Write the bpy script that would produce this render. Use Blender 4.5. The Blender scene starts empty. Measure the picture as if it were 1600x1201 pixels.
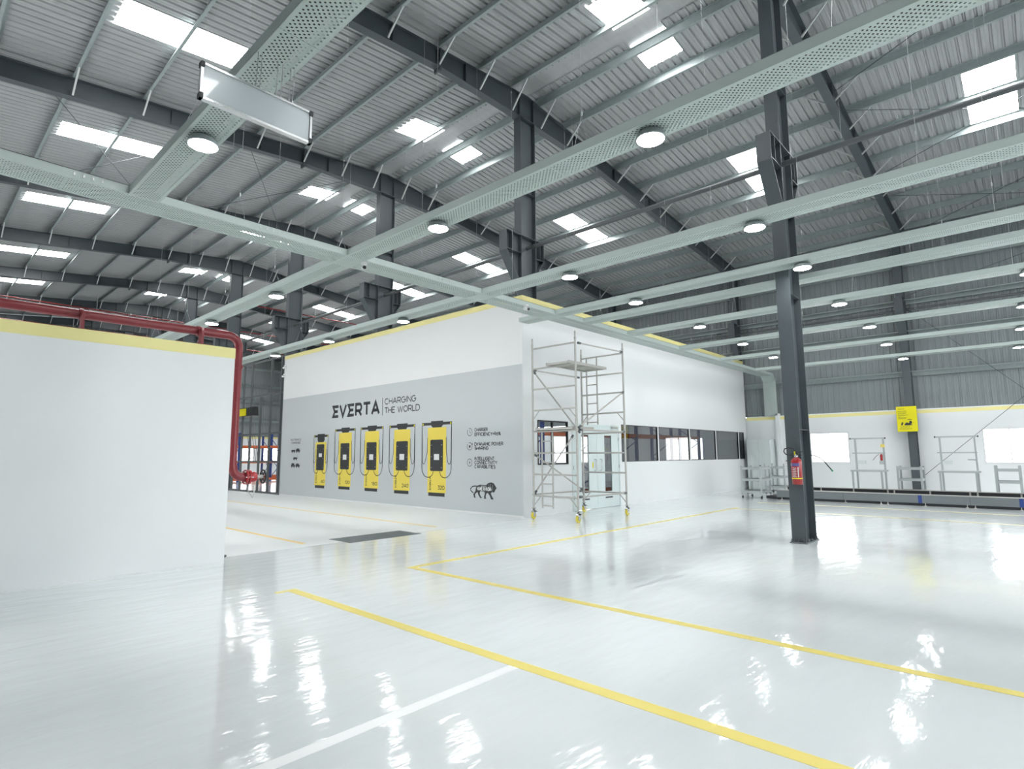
import bpy, bmesh, math, random
from mathutils import Vector, Matrix
random.seed(7)
PI = math.pi
SC = bpy.context.scene
COL = SC.collection

# ------------------------------------------------------------------ camera
YAW, PITCH, ROLL, FPX = 0.82546, 0.123015, -0.005975, 890.2
CAM = Vector((0, 0, 1.5))
fwd = Vector((math.sin(YAW) * math.cos(PITCH), math.cos(YAW) * math.cos(PITCH), math.sin(PITCH)))
r0 = Vector((math.cos(YAW), -math.sin(YAW), 0))
u0 = r0.cross(fwd)
rgt = r0 * math.cos(ROLL) + u0 * math.sin(ROLL)
upv = rgt.cross(fwd)
cd = bpy.data.cameras.new('camera')
cam = bpy.data.objects.new('camera', cd)
COL.objects.link(cam)
cam.matrix_world = Matrix(((rgt.x, upv.x, -fwd.x, CAM.x), (rgt.y, upv.y, -fwd.y, CAM.y), (rgt.z, upv.z, -fwd.z, CAM.z), (0, 0, 0, 1)))
cd.sensor_fit = 'HORIZONTAL'
cd.sensor_width = 36
cd.lens = FPX / 1600 * 36
cd.clip_start = 0.05
cd.clip_end = 300
SC.camera = cam

# ------------------------------------------------------------------ world and exposure
SKY, SKYLIGHT, LAMP, WINDOW = 5.0, 25.0, 60.0, 5.0
w = bpy.data.worlds.new('overcast_sky')
SC.world = w
w.use_nodes = True
bg = w.node_tree.nodes['Background']
bg.inputs['Color'].default_value = (0.96, 0.985, 1.0, 1)
bg.inputs['Strength'].default_value = SKY
SC.view_settings.view_transform = 'Standard'
SC.view_settings.look = 'None'
SC.view_settings.gamma = 1
SC.view_settings.use_curve_mapping = False
SC.view_settings.exposure = 0.24
SC.cycles.max_bounces = 10
SC.cycles.diffuse_bounces = 5
SC.cycles.glossy_bounces = 4
SC.cycles.transparent_max_bounces = 24
SC.cycles.caustics_reflective = False
SC.cycles.caustics_refractive = False
SC.cycles.sample_clamp_indirect = 6

# ------------------------------------------------------------------ materials
def nodes(name):
    m = bpy.data.materials.new(name)
    m.use_nodes = True
    nt = m.node_tree
    return m, nt, nt.nodes['Principled BSDF']

def plain(name, c, rough=0.5, metal=0.0, var=0.0, scale=3.0, coat=0.0, stretch=None, spec=0.5, bump=0.0):
    m, nt, b = nodes(name)
    b.inputs['Base Color'].default_value = (*c, 1)
    b.inputs['Roughness'].default_value = rough
    b.inputs['Metallic'].default_value = metal
    b.inputs['Coat Weight'].default_value = coat
    b.inputs['Specular IOR Level'].default_value = spec
    if var or bump:
        tc = nt.nodes.new('ShaderNodeTexCoord')
        mp = nt.nodes.new('ShaderNodeMapping')
        nz = nt.nodes.new('ShaderNodeTexNoise')
        nz.inputs['Scale'].default_value = scale
        nz.inputs['Detail'].default_value = 5
        if stretch: mp.inputs['Scale'].default_value = stretch
        nt.links.new(tc.outputs['Object'], mp.inputs['Vector'])
        nt.links.new(mp.outputs['Vector'], nz.inputs['Vector'])
        if var:
            mx = nt.nodes.new('ShaderNodeMix'); mx.data_type = 'RGBA'
            mx.inputs['A'].default_value = (*[x * (1 - var) for x in c], 1)
            mx.inputs['B'].default_value = (*[min(1, x * (1 + var)) for x in c], 1)
            nt.links.new(nz.outputs['Fac'], mx.inputs['Factor'])
            nt.links.new(mx.outputs['Result'], b.inputs['Base Color'])
        if bump:
            bp = nt.nodes.new('ShaderNodeBump')
            bp.inputs['Strength'].default_value = bump
            bp.inputs['Distance'].default_value = 0.01
            nt.links.new(nz.outputs['Fac'], bp.inputs['Height'])
            nt.links.new(bp.outputs['Normal'], b.inputs['Normal'])
    return m

def glow(name, c, s):
    m, nt, b = nodes(name)
    b.inputs['Base Color'].default_value = (*c, 1)
    b.inputs['Emission Color'].default_value = (*c, 1)
    b.inputs['Emission Strength'].default_value = s
    return m

def math_n(nt, op, a, bb=None):
    n = nt.nodes.new('ShaderNodeMath'); n.operation = op
    for i, v in enumerate((a, bb)):
        if v is None: continue
        if isinstance(v, (int, float)): n.inputs[i].default_value = v
        else: nt.links.new(v, n.inputs[i])
    return n.outputs[0]

def perforated(name, c, ax, ay, half, pitch=0.05, rad=0.0087):
    """pale sheet steel with staggered punched holes across the tray's floor; axis ax runs across the tray"""
    m, nt, b = nodes(name)
    b.inputs['Base Color'].default_value = (*c, 1)
    b.inputs['Roughness'].default_value = 0.42
    tc = nt.nodes.new('ShaderNodeTexCoord')
    sp = nt.nodes.new('ShaderNodeSeparateXYZ')
    nt.links.new(tc.outputs['Object'], sp.inputs[0])
    a, l = sp.outputs[ax], sp.outputs[ay]
    def dist(off):
        fa = math_n(nt, 'SUBTRACT', math_n(nt, 'FRACT', math_n(nt, 'ADD', math_n(nt, 'DIVIDE', a, pitch), off + 50)), 0.5)
        fl = math_n(nt, 'SUBTRACT', math_n(nt, 'FRACT', math_n(nt, 'ADD', math_n(nt, 'DIVIDE', l, pitch), off + 500)), 0.5)
        return math_n(nt, 'SQRT', math_n(nt, 'ADD', math_n(nt, 'MULTIPLY', fa, fa), math_n(nt, 'MULTIPLY', fl, fl)))
    d = math_n(nt, 'MINIMUM', dist(0.0), dist(0.5))
    hole = math_n(nt, 'LESS_THAN', d, rad / pitch)
    hole = math_n(nt, 'MULTIPLY', hole, math_n(nt, 'LESS_THAN', math_n(nt, 'ABSOLUTE', a), half))
    tr = nt.nodes.new('ShaderNodeBsdfTransparent')
    mx = nt.nodes.new('ShaderNodeMixShader')
    out = nt.nodes['Material Output']
    nt.links.new(hole, mx.inputs[0]); nt.links.new(b.outputs[0], mx.inputs[1]); nt.links.new(tr.outputs[0], mx.inputs[2])
    nt.links.new(mx.outputs[0], out.inputs['Surface'])
    return m

def glass(name, tint, mixv, rough=0.0):
    m, nt, b = nodes(name)
    tr = nt.nodes.new('ShaderNodeBsdfTransparent'); tr.inputs[0].default_value = (*tint, 1)
    gl = nt.nodes.new('ShaderNodeBsdfGlossy'); gl.inputs['Roughness'].default_value = rough
    fr = nt.nodes.new('ShaderNodeFresnel'); fr.inputs[0].default_value = 1.5
    ge = nt.nodes.new('ShaderNodeNewGeometry')
    f = math_n(nt, 'MULTIPLY', math_n(nt, 'ADD', fr.outputs[0], mixv), math_n(nt, 'SUBTRACT', 1.0, ge.outputs['Backfacing']))
    mx = nt.nodes.new('ShaderNodeMixShader')
    nt.links.new(f, mx.inputs[0]); nt.links.new(tr.outputs[0], mx.inputs[1]); nt.links.new(gl.outputs[0], mx.inputs[2])
    nt.links.new(mx.outputs[0], nt.nodes['Material Output'].inputs['Surface'])
    return m

def floor_material():
    """glossy pale epoxy; the strip behind the joint (y > 9.2, x < 10.4) is the older, duller coat"""
    m, nt, b = nodes('pale_epoxy_floor')
    L = nt.links.new
    tc = nt.nodes.new('ShaderNodeTexCoord')
    sp = nt.nodes.new('ShaderNodeSeparateXYZ'); L(tc.outputs['Object'], sp.inputs[0])
    far = math_n(nt, 'MULTIPLY', math_n(nt, 'GREATER_THAN', sp.outputs['Y'], 9.15), math_n(nt, 'LESS_THAN', sp.outputs['X'], 10.43))
    nz = nt.nodes.new('ShaderNodeTexNoise'); nz.inputs['Scale'].default_value = 0.45; nz.inputs['Detail'].default_value = 6
    L(tc.outputs['Object'], nz.inputs['Vector'])
    cr = nt.nodes.new('ShaderNodeMix'); cr.data_type = 'RGBA'
    cr.inputs['A'].default_value = (0.70, 0.75, 0.757, 1); cr.inputs['B'].default_value = (0.79, 0.83, 0.836, 1)
    L(nz.outputs['Fac'], cr.inputs['Factor'])
    c2 = nt.nodes.new('ShaderNodeMix'); c2.data_type = 'RGBA'
    c2.inputs['B'].default_value = (0.70, 0.735, 0.735, 1)
    L(far, c2.inputs['Factor']); L(cr.outputs['Result'], c2.inputs['A'])
    L(c2.outputs['Result'], b.inputs['Base Color'])
    mp = nt.nodes.new('ShaderNodeMapping'); mp.inputs['Scale'].default_value = (0.8, 2.6, 1); mp.inputs['Rotation'].default_value = (0, 0, 0.35)
    L(tc.outputs['Object'], mp.inputs['Vector'])
    wv = nt.nodes.new('ShaderNodeTexNoise'); wv.inputs['Scale'].default_value = 2.2; wv.inputs['Detail'].default_value = 4
    L(mp.outputs['Vector'], wv.inputs['Vector'])
    bp = nt.nodes.new('ShaderNodeBump'); bp.inputs['Strength'].default_value = 0.2; bp.inputs['Distance'].default_value = 0.03
    L(wv.outputs['Fac'], bp.inputs['Height'])
    L(bp.outputs['Normal'], b.inputs['Normal'])
    ro = math_n(nt, 'ADD', math_n(nt, 'MULTIPLY', far, 0.33), math_n(nt, 'MULTIPLY', nz.outputs['Fac'], 0.10))
    L(math_n(nt, 'ADD', ro, 0.03), b.inputs['Roughness'])
    b.inputs['Specular IOR Level'].default_value = 0.55
    return m

M = {}
M['floor'] = floor_material()
M['white'] = plain('white_paint', (0.80, 0.822, 0.828), 0.55, var=0.015, scale=1.2)
M['offwhite'] = plain('off_white_paint', (0.77, 0.775, 0.77), 0.6, var=0.015, scale=1.2)
M['yellow_band'] = plain('pale_yellow_band', (0.84, 0.77, 0.34), 0.5)
M['roof'] = plain('galvalume_sheet', (0.44, 0.45, 0.455), 0.42, 0.2, var=0.12, scale=5, stretch=(0.3, 2, 1))
M['clad'] = plain('grey_cladding_sheet', (0.25, 0.28, 0.285), 0.5, 0.2, var=0.08, scale=4, stretch=(1, 2, 0.3))
M['purlin'] = plain('galvanised_purlin', (0.36, 0.41, 0.41), 0.4, 0.2, var=0.15, scale=9)
M['steel'] = plain('dark_grey_steel', (0.075, 0.091, 0.10), 0.42, 0.0, var=0.12, scale=2.5)
M['steel2'] = plain('grey_pipe_paint', (0.11, 0.12, 0.125), 0.4, 0.1)
M['brace'] = plain('pale_galvanised_angle', (0.62, 0.64, 0.64), 0.45, 0.3)
MINT = (0.43, 0.50, 0.475)
M['mint'] = plain('pale_green_sheet', MINT, 0.42, 0.0)
M['perf_x'] = perforated('punched_sheet_across_x', MINT, 'X', 'Y', 0.135)
M['perf_y'] = perforated('punched_sheet_across_y', MINT, 'Y', 'X', 0.205)
M['perf_yz'] = perforated('punched_sheet_upright', MINT, 'Y', 'Z', 0.205)
M['wire'] = plain('steel_wire', (0.5, 0.52, 0.52), 0.35, 0.6)
M['skylight'] = glow('skylight_sheet', (1.0, 1.0, 1.0), SKYLIGHT)
M['daylight'] = glow('daylight_pane', (1.0, 1.0, 1.0), WINDOW)
M['led'] = glow('led_diffuser', (1.0, 1.0, 1.0), LAMP)
M['lampbody'] = plain('lamp_housing', (0.30, 0.34, 0.34), 0.4, 0.3)
M['mural_grey'] = plain('mural_grey_paint', (0.53, 0.56, 0.57), 0.6, var=0.01)
M['ink'] = plain('dark_print', (0.035, 0.037, 0.04), 0.6)
M['panelprint'] = plain('charcoal_print', (0.035, 0.036, 0.038), 0.6)
M['yprint'] = plain('yellow_print', (0.80, 0.64, 0.10), 0.6)
M['wprint'] = plain('white_print', (0.75, 0.76, 0.76), 0.6)
M['alu'] = plain('aluminium_tube', (0.47, 0.465, 0.44), 0.38, 0.3, var=0.15, scale=14)
M['cartgrey'] = plain('light_grey_tube', (0.42, 0.455, 0.455), 0.4, 0.1)
M['black'] = plain('black_plastic', (0.018, 0.02, 0.022), 0.45)
M['rubber'] = plain('yellow_rubber', (0.72, 0.60, 0.07), 0.6)
M['red'] = plain('red_gloss_paint', (0.36, 0.010, 0.014), 0.28, coat=0.3)
M['darkred'] = plain('red_pipe_paint', (0.22, 0.022, 0.028), 0.38, coat=0.15)
M['label'] = plain('white_label', (0.72, 0.70, 0.72), 0.5)
M['bluelabel'] = plain('blue_label', (0.12, 0.11, 0.30), 0.5)
M['yellow'] = plain('signal_yellow', (0.80, 0.72, 0.0), 0.45)
M['line'] = plain('yellow_floor_paint', (0.86, 0.72, 0.17), 0.3)
M['oline'] = plain('amber_floor_paint', (0.82, 0.60, 0.22), 0.5)
M['wline'] = plain('white_floor_paint', (0.92, 0.94, 0.94), 0.3)
M['glass'] = glass('tinted_glass', (0.52, 0.54, 0.55), 0.04)
M['clear'] = glass('clear_glass', (0.92, 0.94, 0.95), 0.0)
M['frame'] = plain('black_window_frame', (0.015, 0.016, 0.018), 0.4)
M['door'] = plain('pale_grey_door', (0.66, 0.74, 0.74), 0.4)
M['chrome'] = plain('brushed_steel', (0.6, 0.61, 0.61), 0.25, 0.9)
M['conv'] = plain('conveyor_grey', (0.17, 0.19, 0.20), 0.4, 0.2)
M['belt'] = plain('dark_belt', (0.03, 0.033, 0.037), 0.5)
M['blue'] = plain('deep_blue', (0.02, 0.05, 0.22), 0.45)
M['orange'] = plain('rack_orange', (0.62, 0.13, 0.035), 0.45)
M['cabinet'] = plain('cabinet_grey', (0.60, 0.65, 0.65), 0.45)
M['grate'] = plain('grate_steel', (0.20, 0.225, 0.23), 0.5, 0.3)
M['panelwhite'] = plain('sign_panel_white', (0.55, 0.60, 0.62), 0.25, coat=0.4)
M['green'] = plain('green_plastic', (0.02, 0.30, 0.14), 0.4)
M['backdrop'] = plain('outdoor_white', (0.8, 0.8, 0.8), 0.7)
M['grime'] = plain('worn_platform', (0.42, 0.42, 0.38), 0.6, var=0.3, scale=12)

# ------------------------------------------------------------------ mesh builder
class MB:
    def __init__(s): s.v = []; s.f = []; s.mi = []; s.sm = []
    def add(s, vs, fs, mi=0, smooth=False):
        o = len(s.v)
        s.v += [tuple(p) for p in vs]
        for f in fs:
            s.f.append([o + i for i in f]); s.mi.append(mi); s.sm.append(smooth)
        return s
    def box(s, x0, x1, y0, y1, z0, z1, mi=0):
        vs = [(x, y, z) for z in (z0, z1) for y in (y0, y1) for x in (x0, x1)]
        return s.add(vs, [(0, 2, 3, 1), (4, 5, 7, 6), (0, 1, 5, 4), (2, 6, 7, 3), (0, 4, 6, 2), (1, 3, 7, 5)], mi)
    def bar(s, a, b, wd, ht, mi=0, up=(0, 0, 1)):
        a, b = Vector(a), Vector(b)
        d = (b - a).normalized(); up = Vector(up)
        if abs(d.dot(up)) > 0.99: up = Vector((1, 0, 0))
        sx = d.cross(up).normalized(); sz = sx.cross(d)
        vs = []
        for p in (a, b):
            for i, j in ((-1, -1), (1, -1), (1, 1), (-1, 1)):
                vs.append(p + sx * (i * wd / 2) + sz * (j * ht / 2))
        return s.add(vs, [(3, 2, 1, 0), (4, 5, 6, 7), (0, 1, 5, 4), (1, 2, 6, 5), (2, 3, 7, 6), (3, 0, 4, 7)], mi)
    def tube(s, pts, r, n=8, mi=0, caps=True):
        P = [Vector(p) for p in pts]
        rs = r if isinstance(r, (list, tuple)) else [r] * len(P)
        ref = None; rings = []
        for i, p in enumerate(P):
            d = (P[min(i + 1, len(P) - 1)] - P[max(i - 1, 0)])
            d = d.normalized() if d.length > 1e-9 else Vector((0, 0, 1))
            if ref is None: ref = Vector((0, 0, 1)) if abs(d.z) < 0.9 else Vector((1, 0, 0))
            sx = d.cross(ref)
            if sx.length < 1e-4: sx = d.orthogonal()
            sx.normalize(); sy = d.cross(sx).normalized()
            ref = sx.cross(d)
            rings.append([p + (sx * math.cos(2 * PI * k / n) + sy * math.sin(2 * PI * k / n)) * rs[i] for k in range(n)])
        vs = [q for rg in rings for q in rg]; fs = []
        for i in range(len(P) - 1):
            for k in range(n):
                fs.append((i * n + k, i * n + (k + 1) % n, (i + 1) * n + (k + 1) % n, (i + 1) * n + k))
        s.add(vs, fs, mi, True)
        if caps:
            s.add(rings[0], [tuple(range(n))], mi); s.add(rings[-1], [tuple(range(n))[::-1]], mi)
        return s
    def lathe(s, prof, c=(0, 0, 0), n=20, mi=0, axis='z'):
        vs = []; fs = []
        for (r, h) in prof:
            for k in range(n):
                a = 2 * PI * k / n
                if axis == 'z': q = (c[0] + r * math.cos(a), c[1] + r * math.sin(a), c[2] + h)
                elif axis == 'x': q = (c[0] + h, c[1] + r * math.cos(a), c[2] + r * math.sin(a))
                else: q = (c[0] + r * math.cos(a), c[1] + h, c[2] + r * math.sin(a))
                vs.append(q)
        for i in range(len(prof) - 1):
            for k in range(n):
                fs.append((i * n + k, i * n + (k + 1) % n, (i + 1) * n + (k + 1) % n, (i + 1) * n + k))
        s.add(vs, fs, mi, True)
        s.add(vs[:n], [tuple(range(n))[::-1]], mi); s.add(vs[-n:], [tuple(range(n))], mi)
        return s
    def prism(s, poly, fn, d0, d1, mi=0):
        """extrude 2-D poly; fn(u, v, d) -> point"""
        n = len(poly)
        vs = [fn(u, v, d0) for u, v in poly] + [fn(u, v, d1) for u, v in poly]
        return s.add(vs, [tuple(range(n)), tuple(range(2 * n - 1, n - 1, -1))] + [(i, (i + 1) % n, n + (i + 1) % n, n + i) for i in range(n)], mi)
    def mesh(s, name, mats, shift=(0, 0, 0), fix=True):
        me = bpy.data.meshes.new(name)
        sh = Vector(shift)
        me.from_pydata([Vector(p) - sh for p in s.v], [], s.f)
        for m in (mats if isinstance(mats, (list, tuple)) else [mats]): me.materials.append(m)
        me.polygons.foreach_set('material_index', s.mi)
        me.polygons.foreach_set('use_smooth', s.sm)
        if fix:
            bm = bmesh.new(); bm.from_mesh(me)
            bmesh.ops.recalc_face_normals(bm, faces=bm.faces)
            bm.to_mesh(me); bm.free()
        me.update()
        return me

ORG = {}
def link(name, data, parent=None, loc=(0, 0, 0)):
    o = bpy.data.objects.new(name, data)
    COL.objects.link(o)
    o.location = loc
    if parent is not None: o.parent = parent
    return o
def mat_of(m): return [M[k] for k in m] if isinstance(m, (list, tuple)) else M[m]
def thing(name, label, cat, loc=(0, 0, 0), group=None):
    o = link(name, None, None, loc)
    o['label'] = label; o['category'] = cat; o['kind'] = 'thing'
    if group: o['group'] = group
    ORG[o.name] = Vector(loc)
    o.empty_display_size = 0.1
    return o
def part(name, mb, mat, parent):
    """a child built in world coordinates"""
    org = ORG[parent.name]
    o = link(name, mb.mesh(name, mat_of(mat), org), parent)
    ORG[o.name] = org
    return o
def tag(o, label, cat, group=None):
    o['label'] = label; o['category'] = cat; o['kind'] = 'thing'
    if group: o['group'] = group
    return o
def solo(name, mb, mat, label, cat, group=None, at=None):
    at = Vector(at) if at else Vector(mb.v[0])
    o = link(name, mb.mesh(name, mat_of(mat), at), None, at)
    ORG[o.name] = at
    return tag(o, label, cat, group)
def struct(name, mb, mat, at=(0, 0, 0)):
    o = link(name, mb.mesh(name, mat_of(mat), at), None, at)
    ORG[o.name] = Vector(at)
    o['kind'] = 'structure'
    return o
def inst(name, me, parent, loc=(0, 0, 0), rot=(0, 0, 0), scale=(1, 1, 1)):
    o = link(name, me, parent, loc)
    o.rotation_euler = rot; o.scale = scale
    return o
def dup(root, loc, rz, label, group=None):
    r = root.copy(); COL.objects.link(r); r.location = loc; r.rotation_euler = (0, 0, rz)
    r['label'] = label
    if group: r['group'] = group
    for ch in list(root.children):
        c = ch.copy(); COL.objects.link(c); c.parent = r
        for g in ch.children:
            d = g.copy(); COL.objects.link(d); d.parent = c
    return r
def holes_wall(mb, axis, t0, t1, u0, u1, v0, v1, holes, mi=0):
    """a wall slab of thickness t0..t1 along axis ('x' or 'y'), u horizontal, v vertical, with rectangular openings"""
    us = sorted({u0, u1, *[h[0] for h in holes], *[h[1] for h in holes]})
    vs = sorted({v0, v1, *[h[2] for h in holes], *[h[3] for h in holes]})
    for i in range(len(us) - 1):
        run = None
        for j in range(len(vs) - 1):
            cu, cv = (us[i] + us[i + 1]) / 2, (vs[j] + vs[j + 1]) / 2
            if any(h[0] < cu < h[1] and h[2] < cv < h[3] for h in holes):
                if run is not None: blk(mb, axis, t0, t1, us[i], us[i + 1], run, vs[j], mi); run = None
            elif run is None: run = vs[j]
        if run is not None: blk(mb, axis, t0, t1, us[i], us[i + 1], run, v1, mi)
    return mb
def blk(mb, axis, t0, t1, a, b, c, d, mi=0):
    if axis == 'x': mb.box(t0, t1, a, b, c, d, mi)
    else: mb.box(a, b, t0, t1, c, d, mi)

# ------------------------------------------------------------------ overall dimensions
RX = 10.755                     # ridge line
YB, YE = -8.0, 47.6             # open near end, far gable wall
XL, XR = -3.7, 25.1
FY = [3.12, 9.42, 15.75, 22.1, 28.25, 34.45, 40.7, 46.9]      # portal frames
WY = [3.35, 9.43, 15.75, 22.1, 28.25, 34.45, 40.7, 46.9]
def zroof(x): return 11.26 - 0.1 * abs(x - RX)
def ztop(x): return 11.05 - 0.1 * abs(x - RX)
def zbot(x):
    d = abs(x - RX)
    return 10.36 - 0.01 * min(d, 3) - 0.104 * max(0, d - 3)
S = 0.971                       # the office block, measured on the mural plane
def bx(x): return S * x
def bz(z): return 1.5 + S * (z - 1.5)
MX, BY = 10.43, 9.27            # mural plane, right-hand face

# ------------------------------------------------------------------ floor
mb = MB(); mb.box(XL - 0.2, XR + 0.3, -22, YE + 0.2, -0.15, 0)
struct('floor', mb, 'floor')

# ------------------------------------------------------------------ roof: sheets, skylights, purlins
ceiling = link('ceiling', None); ceiling['kind'] = 'structure'; ORG['ceiling'] = Vector((0, 0, 0))
PITCH_Y = 0.2
def sheet_mesh(name, x0, x1, zf, n=5):
    """trapezoidal sheet one metre wide in y, from x0 to x1, following zf"""
    prof = []
    for k in range(n):
        o = k * PITCH_Y
        prof += [(o, 0), (o + 0.045, 0), (o + 0.052, 0.006), (o + 0.066, 0.006), (o + 0.073, 0), (o + 0.135, 0), (o + 0.152, 0.04), (o + 0.183, 0.04)]
    prof.append((n * PITCH_Y, 0))
    mb = MB(); vs = []
    for (y, h) in prof:
        vs.append((x0, y, zf(x0) + h)); vs.append((x1, y, zf(x1) + h))
    mb.add(vs, [(2 * i, 2 * i + 1, 2 * i + 3, 2 * i + 2) for i in range(len(prof) - 1)])
    return mb.mesh(name, M['roof'], fix=False)
XRE, XLE = XR + 0.05, XL - 0.05
full_l = sheet_mesh('roof_sheet', XLE, RX - 0.25, zroof)
full_r = sheet_mesh('roof_sheet', RX + 0.25, XRE, zroof)
segs = [sheet_mesh('roof_sheet', a, b, zroof) for a, b in ((XLE, 2.35), (4.7, 9.42), (12.08, 16.7), (19.42, XRE))]
def flat_mesh(x0, x1):
    mb = MB()
    a, b = zroof(x0) + 0.005, zroof(x1) + 0.005
    mb.add([(x0, 0, a), (x1, 0, b), (x1, 1, b), (x0, 1, a), (x0, 0, a + .03), (x1, 0, b + .03), (x1, 1, b + .03), (x0, 1, a + .03)],
           [(0, 1, 2, 3), (7, 6, 5, 4), (0, 4, 5, 1), (1, 5, 6, 2), (2, 6, 7, 3), (3, 7, 4, 0)])
    return mb.mesh('skylight_sheet', M['skylight'])
lights = [flat_mesh(a, b) for a, b in ((2.35, 4.7), (9.42, RX - 0.25), (RX + 0.52, 12.1), (16.7, 19.42))]
SKYS = [(-6.4, -5.5), (-0.33, 0.65), (5.5, 6.43), (12.4, 13.35), (18.45, 19.35), (24.4, 25.35), (31.5, 32.4), (37.6, 38.45), (43.6, 44.5)]
y = YB
strips = []
for a, b in SKYS + [(YE, YE)]:
    n = max(1, round((a - y) / 1.0))
    for k in range(n): strips.append((y + (a - y) * k / n, (a - y) / n, False))
    if b > a: strips.append((a, b - a, True))
    y = b
for y0, wd, sky in strips:
    if not sky:
        inst('roof_sheet', full_l, ceiling, (0, y0, 0), scale=(1, wd, 1))
        inst('roof_sheet', full_r, ceiling, (0, y0, 0), scale=(1, wd, 1))
    else:
        for me in segs: inst('roof_sheet', me, ceiling, (0, y0, 0), scale=(1, wd, 1))
        for me in lights: inst('skylight_sheet', me, ceiling, (0, y0, 0), scale=(1, wd, 1))
mb = MB()
for sg in (-1, 1):
    mb.add([(RX, YB, 11.27), (RX + sg * 0.53, YB, zroof(RX + 0.53) + .036), (RX + sg * 0.53, YE, zroof(RX + 0.53) + .036), (RX, YE, 11.27)], [(0, 1, 2, 3)])
part('ridge_cap', mb, 'roof', ceiling)
# purlins: lipped channel, one length per bay
PD = [0.55, 1.72, 3.0, 4.4, 5.8, 7.2, 8.6, 10.0, 11.4, 12.8, 13.9]
def purlin_mesh(ln, sg):
    h, fl, t, lip = 0.19, 0.065, 0.004, 0.02
    mb = MB()
    mb.box(-t / 2, t / 2, 0, ln, -h, 0)
    mb.box(0, sg * fl, 0, ln, -h, -h + t) if sg > 0 else mb.box(-fl, 0, 0, ln, -h, -h + t)
    mb.box(-fl, 0, 0, ln, -t, 0) if sg > 0 else mb.box(0, fl, 0, ln, -t, 0)
    xs = sorted((sg * fl, sg * (fl - t)))
    mb.box(xs[0], xs[1], 0, ln, -h, -h + lip)
    return mb.mesh('purlin', M['purlin'])
bays = list(zip([YB] + FY, FY + [YE]))
pm = {}
for (a, b) in bays:
    for d in PD:
        for sg in (-1, 1):
            k = (round(b - a, 3), sg)
            if k not in pm: pm[k] = purlin_mesh(b - a, sg)
            x = RX + sg * d
            inst('purlin', pm[k], ceiling, (x, a, zroof(x) - 0.004))

# ------------------------------------------------------------------ rafters
def rafter_parts(y, parent, k):
    web, bot, top, st, pl = MB(), MB(), MB(), MB(), MB()
    xs = [XL + 0.3, RX - 9.3, RX - 3, RX, RX + 3, RX + 9.3, XR - 0.35]
    for a, b in zip(xs[:-1], xs[1:]):
        poly = [(a, zbot(a)), (b, zbot(b)), (b, ztop(b)), (a, ztop(a))]
        web.prism(poly, lambda u, v, d: (u, d, v), y - 0.006, y + 0.006)
        bot.prism([(a, zbot(a) - .014), (b, zbot(b) - .014), (b, zbot(b)), (a, zbot(a))], lambda u, v, d: (u, d, v), y - 0.1, y + 0.1)
        top.prism([(a, ztop(a)), (b, ztop(b)), (b, ztop(b) + .012), (a, ztop(a) + .012)], lambda u, v, d: (u, d, v), y - 0.1, y + 0.1)
    part('web', web, 'steel', parent); part('bottom_flange', bot, 'steel', parent); part('top_flange', top, 'steel', parent)
    for d in (-6.6, -4.3, -2.2, -0.27, 0.27, 2.2, 4.3, 6.6):
        x = RX + d
        s_ = MB(); s_.box(x - .005, x + .005, y - .09, y + .09, zbot(x), ztop(x))
        part('stiffener', s_, 'steel', parent)
    for d in (-3.0, 9.3):
        x = RX + d
        p_ = MB(); p_.box(x - .02, x + .02, y - .11, y + .11, zbot(x) - .12, ztop(x) + .02)
        q = part('splice_plate', p_, 'steel', parent)
        for zz in (-.07, .1, .25):
            for yy in (-.07, .07):
                b_ = MB(); b_.lathe([(.014, -.04), (.014, .04)], (x, y + yy, zbot(x) + zz), 6, axis='x')
                part('bolt', b_, 'steel', q)
    for sd in ((-1, 1) if k < 2 else (-1,)):
        for d in PD[:-1]:
            for sg in (-1, 1):
                x = RX + sg * d
                b_ = MB(); b_.bar((x + sg * .03, y + sd * .62, zroof(x) - .19), (x + sg * .03, y + sd * .1, zbot(x) + .02), .035, .035)
                part('fly_brace', b_, 'brace', parent)
ORDN = ['first', 'second', 'third', 'fourth', 'fifth', 'sixth', 'seventh', 'eighth']
for k, y in enumerate(FY):
    lab = ['dark steel roof rafter nearest the camera, joined to the column with the fire extinguisher',
           'dark steel roof rafter over the corner of the office block, second from the camera'][k] if k < 2 else \
        'dark steel roof rafter, %s from the camera, with pale fly braces' % ORDN[k]
    t = thing('roof_rafter', lab, 'rafter', (RX, y, 10.35), 'portal rafters of the hall roof')
    rafter_parts(y, t, k)

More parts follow.
